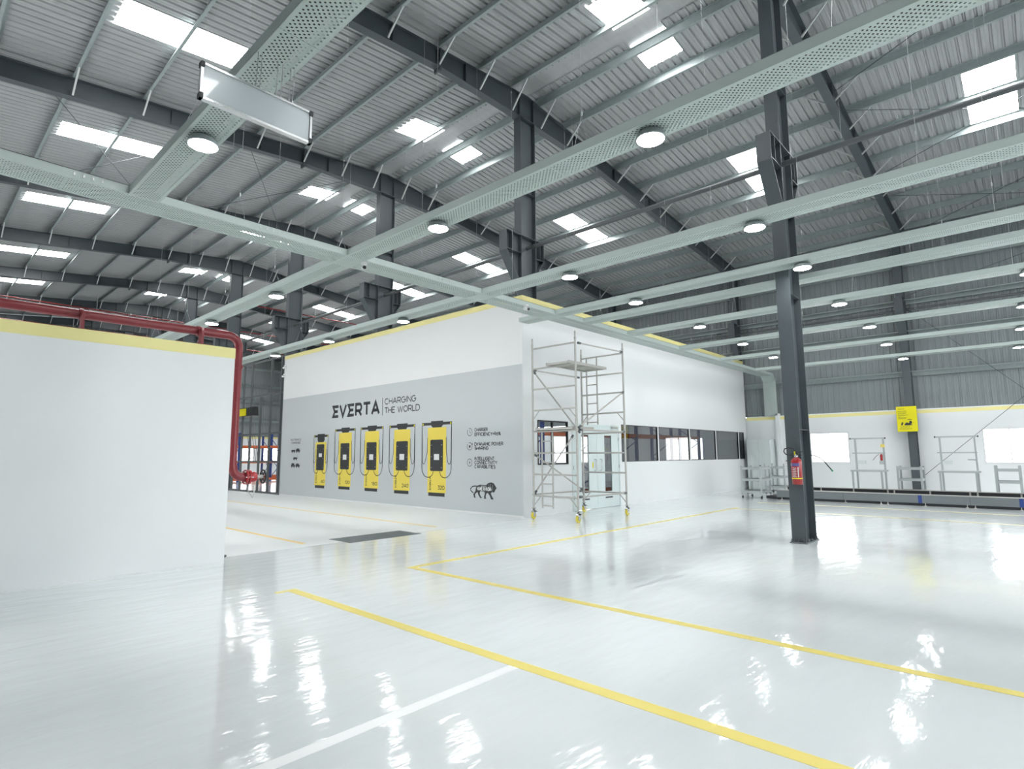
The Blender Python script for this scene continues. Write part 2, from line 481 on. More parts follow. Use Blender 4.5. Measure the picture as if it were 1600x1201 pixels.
# ------------------------------------------------------------------ ridge columns with crane brackets
def column(k, y, z0, lab):
    t = thing('steel_column', lab, 'column', (RX, y, z0), 'steel columns along the ridge')
    zt = zbot(RX) - .02
    x0, x1, hw = 10.465, 11.045, .115
    f = MB(); f.box(x0, x0 + .016, y - hw, y + hw, z0, zt); part('flange', f, 'steel', t)
    f = MB(); f.box(x1 - .016, x1, y - hw, y + hw, z0, zt); part('flange', f, 'steel', t)
    f = MB(); f.box(x0 + .016, x1 - .016, y - .006, y + .006, z0, zt); part('web', f, 'steel', t)
    f = MB(); f.box(x0 - .06, x1 + .06, y - .13, y + .13, zt, zt + .02); part('cap_plate', f, 'steel', t)
    for z in [q for q in (1.9, 4.3, 5.85, 8.3) if q > z0]:
        f = MB(); f.box(x0 + .016, x1 - .016, y - .1, y + .1, z, z + .01); part('stiffener', f, 'steel', t)
    # left crane bracket
    h2 = .125
    c = MB(); c.prism([(9.92, 7.08), (9.92, 6.58), (10.464, 5.78), (10.464, 7.08)], lambda u, v, d: (u, d, v), y - .006, y + .006)
    br = part('crane_bracket', c, 'steel', t)
    for poly in ([(9.9, 7.08), (9.9, 6.57), (9.915, 6.57), (9.915, 7.08)], [(9.9, 6.57), (10.464, 5.75), (10.464, 5.78), (9.92, 6.58)]):
        c = MB(); c.prism(poly, lambda u, v, d: (u, d, v), y - h2, y + h2); part('bracket_flange', c, 'steel', br)
    for zz in (7.08, 6.6):
        c = MB(); c.box(9.916, x0 if zz < 7 else 11.36, y - h2, y + h2, zz, zz + .012); part('bracket_plate', c, 'steel', br)
    c = MB(); c.box(10.12, 10.132, y - h2, y + h2, 6.612, 7.08); part('bracket_plate', c, 'steel', br)
    # right crane bracket
    c = MB(); c.prism([(x1 + .001, 7.08), (x1 + .001, 6.15), (11.35, 6.6), (11.35, 7.08)], lambda u, v, d: (u, d, v), y - .006, y + .006)
    br = part('crane_bracket', c, 'steel', t)
    c = MB(); c.box(11.35, 11.365, y - h2, y + h2, 6.6, 7.092); part('bracket_flange', c, 'steel', br)
    c = MB(); c.box(x1, 11.365, y - h2, y + h2, 6.588, 6.6); part('bracket_plate', c, 'steel', br)
    c = MB(); c.prism([(x1, 6.13), (11.365, 6.588), (11.35, 6.588), (x1, 6.15)], lambda u, v, d: (u, d, v), y - h2, y + h2); part('bracket_flange', c, 'steel', br)
    c = MB(); c.box(11.2, 11.21, y - h2, y + h2, 6.6, 7.08); part('bracket_plate', c, 'steel', br)
    if k == 0:
        c = MB(); c.box(x0 - .05, x1 + .05, y - .14, y + .14, 0, .02); bp_ = part('base_plate', c, 'grate', t)
        for xx in (x0 - .028, x0 + .08, 10.755, x1 - .08, x1 + .028):
            for yy in (-.11, .11):
                b_ = MB(); b_.lathe([(.016, .02), (.016, .04), (.009, .04), (.009, .07)], (xx, y + yy, 0), 6); part('anchor_bolt', b_, 'steel', bp_)
        for yy in (-.08, 0.0, .08):
            g = MB(); g.prism([(x0 - .045, .02), (x0, .02), (x0, .09)], lambda u, v, d: (u, d, v), y + yy - .005, y + yy + .005); part('gusset', g, 'steel', t)
CL = ['dark steel column with fire extinguishers, bracketed high up, standing on the glossy floor',
      'dark steel column rising behind the front corner of the office block',
      'dark steel column rising behind the mural wall above the charger prints',
      'dark steel column at the far left end of the mural wall']
for k, y in enumerate(FY):
    lab = CL[k] if k < 4 else 'dark steel ridge column beyond the mural wall, %s from the camera' % ORDN[k]
    column(k, y, 0.0, lab)
# tie pipe between the ridge columns
mb = MB(); mb.tube([(RX + .05, YB, 6.84), (RX + .05, YE, 6.84)], .05, 10)
solo('tie_pipe', mb, 'steel2', 'long grey strut pipe running between the ridge columns at bracket height', 'pipe', at=(RX, 3, 6.84))
# roof bracing rods
def rod(a, b, lab, r=.009):
    m_ = MB(); m_.tube([a, b], r, 6)
    solo('bracing_rod', m_, 'steel', lab, 'bracing rod', 'roof bracing rods', at=a)
def rz(x, d=.4): return 11.26 - 0.1 * abs(x - RX) - d
for (a, b), lab in (((((1.75, 15.85), (5.2, 21.9))), 'thin dark bracing rod in front of the left skylight, falling to the tray junction'),
                    ((((2.2, 21.9), (5.4, 15.85))), 'thin dark bracing rod in front of the left skylight, rising away from the tray junction'),
                    ((((6.2, 15.85), (9.9, 21.9))), 'thin dark bracing rod between the third and fourth rafters, the steeper of the crossed pair'),
                    ((((6.5, 21.9), (9.7, 15.85))), 'thin dark bracing rod between the third and fourth rafters, the flatter of the crossed pair'),
                    ((((15.0, 3.1), (11.9, -3.1))), 'dark bracing rod by the near right rafter, highest of the right hand rods'),
                    ((((15.7, 3.1), (20.3, -3.1))), 'dark bracing rod falling towards the right hand skylight'),
                    ((((19.7, 3.1), (16.3, -3.1))), 'dark bracing rod rising to the right below the right hand skylight'),
                    ((((20.9, 3.1), (25.0, -3.1))), 'dark bracing rod low on the right slope, falling away to the right'),
                    ((((24.6, 3.1), (20.0, -3.1))), 'dark bracing rod low on the right slope, rising to the right')):
    rod((a[0], a[1], rz(a[0], .55)), (b[0], b[1], rz(b[0], .55)), lab)

# ------------------------------------------------------------------ far side wall (x = 25)
WX = 24.95
WIN = {1: (5.42, 6.80, 1.12, 2.30), 2: (0.05, 1.44, 1.13, 2.30), 3: (11.25, 13.05, 1.22, 2.25), 13: (17.5, 19.9, 1.05, 2.5)}
mb = holes_wall(MB(), 'x', WX, WX + .14, YB, YE, 0, 3.02, [WIN[1], WIN[2], WIN[3], WIN[13]])
wall_r = struct('wall_right', mb, 'white', (WX, 3, 0))
mb = MB(); mb.box(WX - .01, WX + .16, YB, BY - .02, 3.02, 3.06); struct('trim_1', mb, 'white', (WX, 3, 3))
mb = MB(); mb.box(WX - .006, WX - .001, YB, BY - .02, 2.90, 3.02); struct('trim_2', mb, 'yellow_band', (WX, 3, 2.9))
def clad_mesh(z0, z1):
    mb = MB(); vs = []; prof = []
    for k in range(5):
        o = k * .2
        prof += [(o, 0), (o + .055, 0), (o + .06, .006), (o + .075, .006), (o + .08, 0), (o + .145, 0), (o + .158, -.03), (o + .187, -.03)]
    prof.append((1.0, 0))
    for (u, h) in prof: vs += [(h, u, z0), (h, u, z1)]
    mb.add(vs, [(2 * i, 2 * i + 2, 2 * i + 3, 2 * i + 1) for i in range(len(prof) - 1)])
    return mb.mesh('cladding_sheet', M['clad'], fix=False)
cm = clad_mesh(3.06, zroof(XR) - .0)
n = round(YE - YB)
for k in range(n): inst('cladding_sheet', cm, wall_r, (XR - WX, YB + (YE - YB) * k / n - 3, 0), scale=(1, (YE - YB) / n, 1))
# girts
def girt(z, y0, y1):
    m_ = MB()
    m_.box(XR - .035, XR - .031, y0, y1, z, z + .18); m_.box(XR - .1, XR - .031, y0, y1, z, z + .004); m_.box(XR - .24, XR - .035, y0, y1, z + .176, z + .18)
    m_.box(XR - .24, XR - .236, y0, y1, z + .15, z + .18)
    return part('girt', m_, 'purlin', wall_r)
for z in (4.26, 5.75, 6.92, 8.35):
    for a, b in zip([YB] + WY, WY + [YE]): girt(z, a + .02, b - .02)
mb = MB(); mb.tube([(24.85, YB, 6.7), (24.85, YE, 6.7)], .045, 10)
solo('tie_pipe', mb, 'steel2', 'dark strut pipe along the right hand cladding just below a girt', 'pipe', at=(24.85, 3, 6.7))
# windows
def window(n, y0, y1, z0, z1, bars=1):
    t = link('window_%d' % n, None, None, (WX, (y0 + y1) / 2, z0)); t['kind'] = 'structure'; ORG[t.name] = Vector(t.location)
    fr = MB()
    for a in (y0, y1 - .04): fr.box(WX - .005, WX + .08, a, a + .04, z0, z1)
    for a in (z0, z1 - .04): fr.box(WX - .005, WX + .08, y0 + .04, y1 - .04, a, a + .04)
    part('window_frame', fr, 'wprint', t)
    for i in range(1, bars + 1):
        yy = y0 + (y1 - y0) * i / (bars + 1)
        f2 = MB(); f2.box(WX + .02, WX + .06, yy - .015, yy + .015, z0 + .04, z1 - .04); part('mullion', f2, 'wprint', t)
    p = MB(); p.box(WX + .06, WX + .065, y0 + .04, y1 - .04, z0 + .04, z1 - .04); part('window_pane', p, 'daylight', t)
window(1, *WIN[1]); window(2, *WIN[2]); window(3, *WIN[3], 2); window(13, *WIN[13], 2)
# wall columns
for k, y in enumerate(WY[:3]):
    lab = ['dark steel wall column behind the yellow notice board', 'dark steel wall column above the far right end of the office block', 'dark steel wall column inside the office block'][k]
    t = thing('wall_column', lab, 'column', (24.6, y, 0), 'steel columns on the right hand wall')
    for x0 in (24.60, 24.914):
        f = MB(); f.box(x0, x0 + .016, y - .125, y + .125, 0, 9.2); part('flange', f, 'steel', t)
    f = MB(); f.box(24.616, 24.914, y - .006, y + .006, 0, 9.2); part('web', f, 'steel', t)
    c = MB(); c.prism([(24.25, 7.08), (24.25, 6.55), (24.599, 5.8), (24.599, 7.08)], lambda u, v, d: (u, d, v), y - .006, y + .006); br = part('crane_bracket', c, 'steel', t)
    c = MB(); c.box(24.234, 24.25, y - .13, y + .13, 6.55, 7.09); part('bracket_flange', c, 'steel', br)
    c = MB(); c.prism([(24.234, 6.55), (24.59, 5.79), (24.599, 5.82), (24.25, 6.56)], lambda u, v, d: (u, d, v), y - .13, y + .13); part('bracket_flange', c, 'steel', br)
    c = MB(); c.box(24.25, 24.599, y - .13, y + .13, 7.08, 7.092); part('bracket_plate', c, 'steel', br)
def wrod(a, b, lab):
    m_ = MB(); m_.tube([a, b], .009, 6); solo('wall_rod', m_, 'steel', lab, 'bracing rod', 'wall bracing rods', at=a)
wrod((24.78, 3.2, .62), (24.78, -2.9, 6.2), 'long dark bracing rod rising to the right across the white wall')
wrod((24.80, 3.2, 6.75), (24.80, -2.9, -.6 + .7), 'long dark bracing rod falling to the right across the grey cladding')
wrod((24.80, 3.2, 7.2), (24.80, -2.9, 8.7), 'dark bracing rod high on the grey cladding beside the wall column')
# far gable wall and left wall
mb = MB(); mb.box(XL, XR, YE, YE + .14, 0, 3.0)
wall_e = struct('wall_back', mb, 'white', (RX, YE, 0))
mb = MB(); mb.box(XL, XR, YE - .006, YE - .001, 2.95, 3.1); struct('trim_3', mb, 'yellow_band', (RX, YE, 3))
cg = clad_mesh(3.0, 11.3)
for k in range(29): inst('cladding_sheet', cg, wall_e, (XL - RX + k, .04, 0), (0, 0, -PI / 2))
for z in (4.3, 5.9, 7.2, 8.6):
    m_ = MB(); m_.box(XL, XR, YE - .2, YE - .03, z + .17, z + .18); m_.box(XL, XR, YE - .035, YE - .03, z, z + .18); part('girt', m_, 'purlin', wall_e)
for i, x0 in enumerate((15.3, 18.2, 21.0)):
    t = link('window_%d' % (4 + i), None, None, (x0, YE - .02, 1.0)); t['kind'] = 'structure'; ORG[t.name] = Vector(t.location)
    f = MB()
    for a in (x0, x0 + 1.96): f.box(a, a + .04, YE - .03, YE - .001, .9, 2.4)
    for a in (.9, 2.36): f.box(x0 + .04, x0 + 1.96, YE - .03, YE - .001, a, a + .04)
    part('window_frame', f, 'wprint', t)
    p = MB(); p.box(x0 + .04, x0 + 1.96, YE - .015, YE - .01, .94, 2.36); part('window_pane', p, 'daylight', t)
mb = holes_wall(MB(), 'x', XL - .1, XL, YB, YE, 0, 9.7, [(11.0, 19.0, 0, 3.8)]); struct('wall_left', mb, 'clad', (XL, 10, 0))  # unseen side; opening added so sky light reaches the mural
# unseen near gable behind the camera, openings added and sized to admit sky light
mb = holes_wall(MB(), 'y', YB - .1, YB, XL, XR, 0, 9.9, [(5.5, 12.0, 0, 4.2), (14.5, 19.5, 0, 4.2)]); struct('wall_front', mb, 'clad', (RX, YB, 0))

# ------------------------------------------------------------------ white partition on the left with its yellow band
PX1, PYF = 3.36, 8.72
mb = MB(); mb.box(XL + .2, PX1, PYF, PYF + .12, 0, 3.1); struct('wall_partition', mb, 'white', (PX1, PYF, 0))
mb = MB(); mb.box(XL + .2, PX1 + .003, PYF - .004, PYF - .0005, 2.95, 3.103); struct('trim_4', mb, 'yellow_band', (PX1, PYF, 3))
mb = MB(); mb.box(XL + .2, PX1, PYF - .012, PYF - .0005, 0, .02); struct('baseboard_left', mb, 'white', (PX1, PYF, 0))

# ------------------------------------------------------------------ office block
BT = bz(5.6)
WL, WR_ = bx(22.7), 24.9
mb = MB(); mb.box(MX, MX + .03, BY, WL, 0, BT); struct('wall_mural', mb, 'offwhite', (MX, BY, 0))
W5 = [(bx(a), bx(b), bz(1.27), bz(2.42)) for a, b in ((15.33, 17.62), (17.70, 19.99), (20.06, 22.32), (22.40, 24.66), (24.74, 25.3))]
SW = (bx(11.3), bx(12.6), bz(1.24), bz(2.4))
DR = (bx(12.76), bx(15.2), 0.0, bz(2.37))
mb = holes_wall(MB(), 'y', BY, BY + .025, MX + .03, WR_, 0, BT, W5 + [SW, DR])
struct('wall_office', mb, 'white', (MX, BY, 0))
mb = MB(); mb.box(MX - .006, MX + .034, BY - .006, WL, bz(5.46), BT + .012); mb.box(MX + .034, WR_, BY - .006, BY + .03, bz(5.46), BT + .012); struct('trim_5', mb, 'yellow_band', (MX, BY, BT))
for i, (a, b, c, d) in enumerate(W5):
    t = link('window_%d' % (7 + i), None, None, (a, BY, c)); t['kind'] = 'structure'; ORG[t.name] = Vector(t.location)
    f = MB(); tk = .02
    for q in (a, b - tk): f.box(q, q + tk, BY - .002, BY + .05, c, d)
    for q in (c, d - tk): f.box(a + tk, b - tk, BY - .002, BY + .05, q, q + tk)
    part('window_frame', f, 'frame', t)
    p = MB(); p.box(a + tk, b - tk, BY + .02, BY + .026, c + tk, d - tk); part('window_pane', p, 'glass', t)
t = link('window_12', None, None, (SW[0], BY, SW[2])); t['kind'] = 'structure'; ORG[t.name] = Vector(t.location)
f = MB(); tk = .035
for q in (SW[0], SW[1] - tk): f.box(q, q + tk, BY - .01, BY + .05, SW[2], SW[3])
for q in (SW[2], SW[3] - tk): f.box(SW[0] + tk, SW[1] - tk, BY - .01, BY + .05, q, q + tk)
part('window_frame', f, 'frame', t)
f = MB(); xm = bx(11.93); f.box(xm - .02, xm + .02, BY - .008, BY + .05, SW[2] + tk, SW[3] - tk); part('mullion', f, 'frame', t)
f = MB(); f.box(SW[0] + tk, SW[1] - tk, BY - .006, BY + .05, bz(2.13) - .02, bz(2.13) + .02); part('transom', f, 'frame', t)
for q0, q1 in ((SW[0] + tk, xm - .02), (xm + .02, SW[1] - tk)):
    p = MB(); p.box(q0, q1, BY + .02, BY + .026, SW[2] + tk, SW[3] - tk); part('window_pane', p, 'clear', t)
# double door
t = link('door_1', None, None, (DR[0], BY, 0)); t['kind'] = 'structure'; ORG[t.name] = Vector(t.location)
f = MB(); f.box(DR[0], DR[0] + .05, BY - .012, BY + .06, 0, DR[3]); f.box(DR[1] - .05, DR[1], BY - .012, BY + .06, 0, DR[3]); f.box(DR[0] + .05, DR[1] - .05, BY - .012, BY + .06, DR[3] - .05, DR[3])
part('door_frame', f, 'door', t)
f = MB(); f.box(DR[0] + .05, DR[1] - .05, BY + .004, BY + .05, bz(2.16), DR[3] - .05); part('overpanel', f, 'door', t)
xm = bx(13.985)
for (a, b, g0, g1, hx) in ((DR[0] + .055, xm - .004, bx(13.22), bx(13.57), bx(13.84)), (xm + .004, DR[1] - .055, bx(14.38), bx(14.76), bx(14.13))):
    z0, z1, gz0, gz1 = .012, bz(2.155), bz(.42), bz(2.06)
    l = holes_wall(MB(), 'y', BY + .002, BY + .045, a, b, z0, z1, [(g0, g1, gz0, gz1)])
    lf = part('door_leaf', l, 'door', t)
    p = MB(); p.box(g0, g1, BY + .02, BY + .026, gz0, gz1); part('vision_panel', p, 'glass', lf)
    h = MB(); h.tube([(hx, BY, bz(1.36)), (hx, BY - .06, bz(1.355)), (hx, BY - .07, bz(1.32)), (hx, BY - .07, bz(1.07)), (hx, BY - .06, bz(1.04)), (hx, BY, bz(1.035))], .012, 8); part('door_handle', h, 'chrome', lf)
    v = MB(); v.box(g0, g1, BY - .004, BY + .001, bz(.225), bz(.265)); part('door_vent', v, 'belt', lf)
    for zz in (.3, 1.1, 1.9):
        xx = a if a < xm - .5 else b
        v = MB(); v.box(xx - .012, xx + .012, BY - .016, BY + .001, zz, zz + .1); part('hinge', v, 'chrome', lf)
m_ = MB(); m_.box(bx(13.74), bx(13.79), BY - .003, BY + .001, bz(1.12), bz(1.28)); part('yellow_sticker', m_, 'yellow', t)
m_ = MB(); m_.box(bx(14.75), bx(15.05), BY - .06, BY - .012, bz(2.27), bz(2.33)); m_.bar((bx(14.8), BY - .05, bz(2.3)), (bx(14.6), BY - .12, bz(2.31)), .02, .015); part('door_closer', m_, 'chrome', t)

# ------------------------------------------------------------------ pallet racks (inside the block, and far left)
def rack(name, loc, xs, depth, h, beams, lab):
    t = thing(name, lab, 'rack', loc)
    X0, Y0, Z0 = loc
    for x in xs:
        for d in (0, depth):
            u = MB(); u.box(x - .06, x + .06, Y0 + d - .045, Y0 + d + .045, 0, h); part('upright', u, 'blue', t)
        zz = .2; sgn = 0
        while zz + .6 < h:
            u = MB(); u.bar((x, Y0 if sgn else Y0 + depth, zz), (x, Y0 + depth if sgn else Y0, zz + .6), .03, .03); part('lattice', u, 'blue', t)
            zz += .6; sgn = 1 - sgn
    for a, b in zip(xs[:-1], xs[1:]):
        for z in beams:
            for d in (-.02, depth + .02):
                u = MB(); u.box(a + .06, b - .06, Y0 + d - .025, Y0 + d + .025, z - .06, z + .06); part('beam', u, 'orange', t)
rack('pallet_rack', (15.6, 11.3, 0), (13.6, 16.4, 19.2, 22.0, 24.6), .9, 3.4, (.2, 2.2), 'pallet rack with orange beams seen through the office windows')
rack('pallet_rack', (14.0, 35.0, 0), (11.6, 14.0, 16.4, 18.8, 21.2), 1.0, 2.9, (.15, 1.15, 2.1), 'pallet rack with blue uprights and orange beams beyond the mesh partition')
rack('pallet_rack', (14.0, 39.0, 0), (12.8, 15.2, 17.6, 20.0, 22.4), 1.0, 2.9, (.15, 1.15, 2.1), 'farther pallet rack with orange beams behind the blue one')

# ------------------------------------------------------------------ steel partition frame at the end of the mural wall
XP = 10.62
t = thing('partition_frame', 'tall dark steel grid partition frame continuing the mural wall', 'partition', (XP, 22.2, 0))
ys = [22.2, 22.62, 23.55, 24.5, 25.45, 26.3, 27.2]
for i, yy in enumerate(ys):
    top = 5.62 if i != 3 else 4.05
    u = MB(); u.box(XP - .035, XP + .035, yy - .045, yy + .045, 0, top); part('post', u, 'steel2', t)
for zz in (.03, 1.28, 2.45, 4.1, 5.6):
    u = MB(); u.box(XP - .025, XP + .025, ys[0] + .03, ys[-1] + .8, zz - .035, zz + .035); part('rail', u, 'steel2', t)
for i in range(4):
    u = MB(); u.bar((XP, ys[3] + i * .25, 1.28), (XP, ys[3] + i * .25 + .5, 2.45), .015, .015); part('lattice', u, 'steel2', t)

# ------------------------------------------------------------------ red fire main
def arc(c, r, a0, a1, n, fn): return [fn(c, r, a0 + (a1 - a0) * i / n) for i in range(n + 1)]
t = thing('fire_main', 'dark red fire pipe running along the white partition top and down its end', 'pipe', (3.485, 8.92, 1.2))
px, py = 3.485, 8.93
pts = [(XL + .3, py, 3.33), (px - .16, py, 3.33)] + [(px - .16 + .16 * math.sin(a), py, 3.17 + .16 * math.cos(a)) for a in (.25, .5, .8, 1.1, 1.35, PI / 2)]
m_ = MB(); m_.tube(pts + [(px, py, 1.36)], .062, 14); part('pipe_run', m_, 'darkred', t)
m_ = MB(); m_.tube([(px, py, 1.36)] + [(px + .17 - .17 * math.cos(a), py, 1.36 - .17 * math.sin(a)) for a in (.3, .6, .9, 1.2, PI / 2)] + [(px + .2, py, 1.19)], .064, 14); part('elbow', m_, 'darkred', t)
for x0 in (px + .19, px + .235):
    m_ = MB(); m_.lathe([(.11, 0), (.11, .03)], (x0, py, 1.19), 16, axis='x'); fl = part('pipe_flange', m_, 'red', t)
    for a in range(6):
        b_ = MB(); b_.lathe([(.012, -.02), (.012, .05)], (x0, py + .09 * math.cos(a * PI / 3), 1.19 + .09 * math.sin(a * PI / 3)), 6, axis='x'); part('bolt', b_, 'chrome', fl)
m_ = MB(); m_.lathe([(.075, .265), (.085, .3), (.07, .36)], (px, py, 1.19), 14, axis='x'); part('valve_body', m_, 'red', t)
m_ = MB(); m_.tube([(px + .36, py, 1.19), (px + .47, py, 1.19)], .03, 10); part('valve_stem', m_, 'alu', t)
m_ = MB(); ring = [(px + .47, py + .1 * math.cos(a * PI / 8), 1.19 + .1 * math.sin(a * PI / 8)) for a in range(17)]
m_.tube(ring, .014, 6, caps=False)
for a in (0, 1, 2): m_.bar((px + .47, py - .1 * math.cos(a * PI / 3), 1.19 - .1 * math.sin(a * PI / 3)), (px + .47, py + .1 * math.cos(a * PI / 3), 1.19 + .1 * math.sin(a * PI / 3)), .015, .015)
part('hand_wheel', m_, 'black', t)
m_ = MB(); m_.tube([(px + .22, py, 1.08), (px + .24, py - .03, .98), (px + .3, py - .05, .88), (px + .33, py - .03, .94), (px + .34, py, 1.06)], .006, 6); part('chain_loop', m_, 'wire', t)
for zz in (2.86, 1.34):
    m_ = MB(); m_.box(PX1 + .001, px + .03, py - .02, py + .02, zz - .012, zz + .012); m_.lathe([(.075, -.025), (.075, .025)], (px, py, zz), 14); part('pipe_clamp', m_, 'darkred', t)
for xx in (1.5, -.6, 2.9):
    m_ = MB(); m_.lathe([(.074, -.02), (.074, .02)], (xx, py, 3.33), 14, axis='x'); m_.box(xx - .015, xx + .015, py - .2, py - .07, 3.1, 3.34); part('pipe_clamp', m_, 'darkred', t)
t = thing('exit_sign', 'small yellow sign with a dark hood high on the mesh partition', 'sign', (10.55, 26.3, 3.2))
m_ = MB(); m_.box(10.54, 10.56, 25.85, 26.75, 3.30, 3.62); part('yellow_face', m_, 'yellow', t)
m_ = MB(); m_.prism([(10.56, 3.28), (10.75, 3.28), (10.72, 3.66), (10.56, 3.66)], lambda u, v, d: (u, d, v), 25.0, 26.8); part('hood', m_, 'black', t)
t = thing('hose_reel', 'coiled red hose hanging behind the end of the white partition', 'hose reel', (3.47, 9.2, 1.7))
for i in range(4):
    m_ = MB(); m_.tube([(3.50 + i * .02, 9.25 + .26 * math.cos(a * PI / 10), 1.75 + .36 * math.sin(a * PI / 10)) for a in range(21)], .014, 6, caps=False); part('hose_coil', m_, 'red', t)
m_ = MB(); m_.tube([(3.49, 9.25, 0), (3.49, 9.25, 2.15)], .025, 8); part('post', m_, 'black', t)
m_ = MB(); m_.lathe([(.1, 0), (.1, .02)], (3.49, 9.25, 0), 12); part('base_plate', m_, 'black', t)
# red sprinkler pipes
for (x0, x1, yy, z, lab) in ((11.5, 24, 31.2, 9.75, 'thin red sprinkler pipe under the roof beyond the mural wall, nearest of three'),
                             (2, 24, 37.5, 9.55, 'thin red sprinkler pipe under the far roof, middle of three'),
                             (2, 24, 43.5, 9.5, 'thin red sprinkler pipe under the far roof, farthest of three')):
    m_ = MB(); m_.tube([(x0, yy, z), (x1, yy, z)], .03, 8)
    tp = thing('sprinkler_pipe', lab, 'pipe', (x0, yy, z), 'red sprinkler pipes')
    part('pipe_run', m_, 'red', tp)
    for i in range(3):
        q = MB(); xx = x0 + 1 + i * 4; q.tube([(xx, yy, z), (xx, yy, 10.4)], .012, 6); part('pipe_hanger', q, 'wire', tp)

# ------------------------------------------------------------------ cable trays
TB = 4.70; TH = .10
LAMPME = {}
def lamp_parts():
    b_ = MB(); b_.lathe([(.05, .0), (.11, -.005), (.14, -.04), (.145, -.075), (.135, -.08)], (0, 0, 0), 28)
    r_ = MB(); r_.lathe([(.146, -.066), (.149, -.07), (.149, -.082), (.136, -.083)], (0, 0, 0), 28)
    d_ = MB(); d_.lathe([(.01, -.081), (.134, -.082), (.134, -.086), (.01, -.087)], (0, 0, 0), 28)
    return b_.mesh('housing', M['lampbody']), r_.mesh('rim', M['lampbody']), d_.mesh('diffuser', M['led'])
LB, LR_, LD = lamp_parts()
def lamp(x, y, lab):
    t = thing('round_lamp', lab, 'lamp', (x, y, TB - .002), 'round lamps under the cable trays')
    inst('housing', LB, t); inst('rim', LR_, t); inst('diffuser', LD, t)
def wires(t, pts, across):
    for (x, y) in pts:
        m_ = MB(); zr = zroof(x) - .1
        dx, dy = (.15, 0) if across == 'x' else (0, .22)
        m_.tube([(x, y, TB + .55), (x, y, zr)], .0022, 4)
        for s_ in (-1, 1): m_.tube([(x + s_ * dx, y + s_ * dy, TB + TH), (x, y, TB + .55)], .002, 4)
        m_.box(x - .008, x + .008, y - .008, y + .008, TB + .53, TB + .58)
        part('suspension_wire', m_, 'wire', t)
def tray_y(xc, y0, y1, hw, lab, lamps, lampname):
    t = thing('cable_tray', lab, 'cable tray', (xc, (y0 + y1) / 2, TB), 'pale green perforated cable trays')
    f = MB(); f.add([(xc - hw, y0, TB), (xc + hw, y0, TB), (xc + hw, y1, TB), (xc - hw, y1, TB)], [(0, 1, 2, 3)])
    o = part('tray_floor', f, 'perf_x', t)
    for s_ in (-1, 1):
        f = MB(); x = xc + s_ * hw
        f.box(min(x, x - s_ * .002), max(x, x - s_ * .002), y0, y1, TB, TB + TH)
        f.box(min(x, x - s_ * .02), max(x, x - s_ * .02), y0, y1, TB + TH - .002, TB + TH)
        part('side_rail', f, 'mint', t)
    f = MB(); f.box(xc - hw + .012, xc + hw * .25, y0 + .02, y1 - .02, TB + .004, TB + .04); part('cable_bundle', f, 'black', t)
    yy = y0 + .8 + (xc * .61) % 2.0
    wp = []
    while yy < y1 - .3:
        f = MB(); f.box(xc - hw, xc + hw, yy - .004, yy + .004, TB - .0025, TB - .0005); part('joint_strip', f, 'mint', t)
        wp.append((xc, yy - .35)); yy += 2.5
    wires(t, wp, 'x')
    for i, ly in enumerate(lamps): lamp(xc, ly, lampname[i])
    return t
CY0, CY1 = 7.93, 8.43
N = 'round white lamp '
trays = [
    (1.87, -3, CY0, .17, 'short pale green cable tray overhead at upper left, ending at the long cross tray', [5.95], [N + 'under the short tray at upper left, above the left partition']),
    (4.88, -3, 20.5, .18, 'wide pale green tray from the upper right corner across the cross tray', [2.6, 5.88, 10.8, 14.15],
     [N + 'largest under the big diagonal tray, nearest the steel column', N + 'under the big diagonal tray just before the cross tray', N + 'under the big diagonal tray, first beyond the cross tray', N + 'under the big diagonal tray above the red pipe']),
    (7.90, -3, 20.5, .18, 'pale green cable tray passing left above the mural wall to the red pipe', [2.67, 5.88, 10.75, 14.12, 17.35],
     [N + 'beside the crane bracket of the column with extinguishers', N + 'on the second tray in front of the office block corner', N + 'above the yellow edge of the mural wall, nearest the corner', N + 'above the yellow edge of the mural wall, second from the corner', N + 'at the far left end of the mural wall']),
    (10.235, -3, 9.05, .17, 'pale green cable tray passing just in front of the column with extinguishers', [2.72, 5.93],
     [N + 'touching the front of the column with the extinguishers', N + 'on the tray in front of the column, halfway to the office block']),
    (11.36, -3, CY0, .17, 'pale green cable tray passing just behind the column with extinguishers', [], []),
    (13.35, -3, CY0, .17, 'pale green cable tray fourth from the far wall, starting behind the scaffold', [-.12, 2.88, 5.97],
     [N + 'at the right edge on the fourth tray from the far wall', N + 'right of the column on the fourth tray from the far wall', N + 'left of the column on the fourth tray from the far wall']),
    (16.35, -3, CY0, .17, 'pale green cable tray over the office windows, third from the far wall', [.0, 2.9, 6.05],
     [N + 'at the right edge on the third tray from the far wall', N + 'right of the column on the third tray from the far wall', N + 'left of the column on the third tray from the far wall']),
    (19.35, -3, CY0, .17, 'pale green cable tray second from the far wall', [.1, 3.05, 6.2],
     [N + 'at the right edge on the second tray from the far wall', N + 'beside the wall column on the second tray from the far wall', N + 'left of the column on the second tray from the far wall']),
    (22.75, -3, CY0, .17, 'pale green cable tray nearest the far wall', [.24, 3.15],
     [N + 'at the right edge on the tray nearest the far wall', N + 'over the yellow notice board on the tray nearest the far wall']),
]
for a in trays: tray_y(*a)
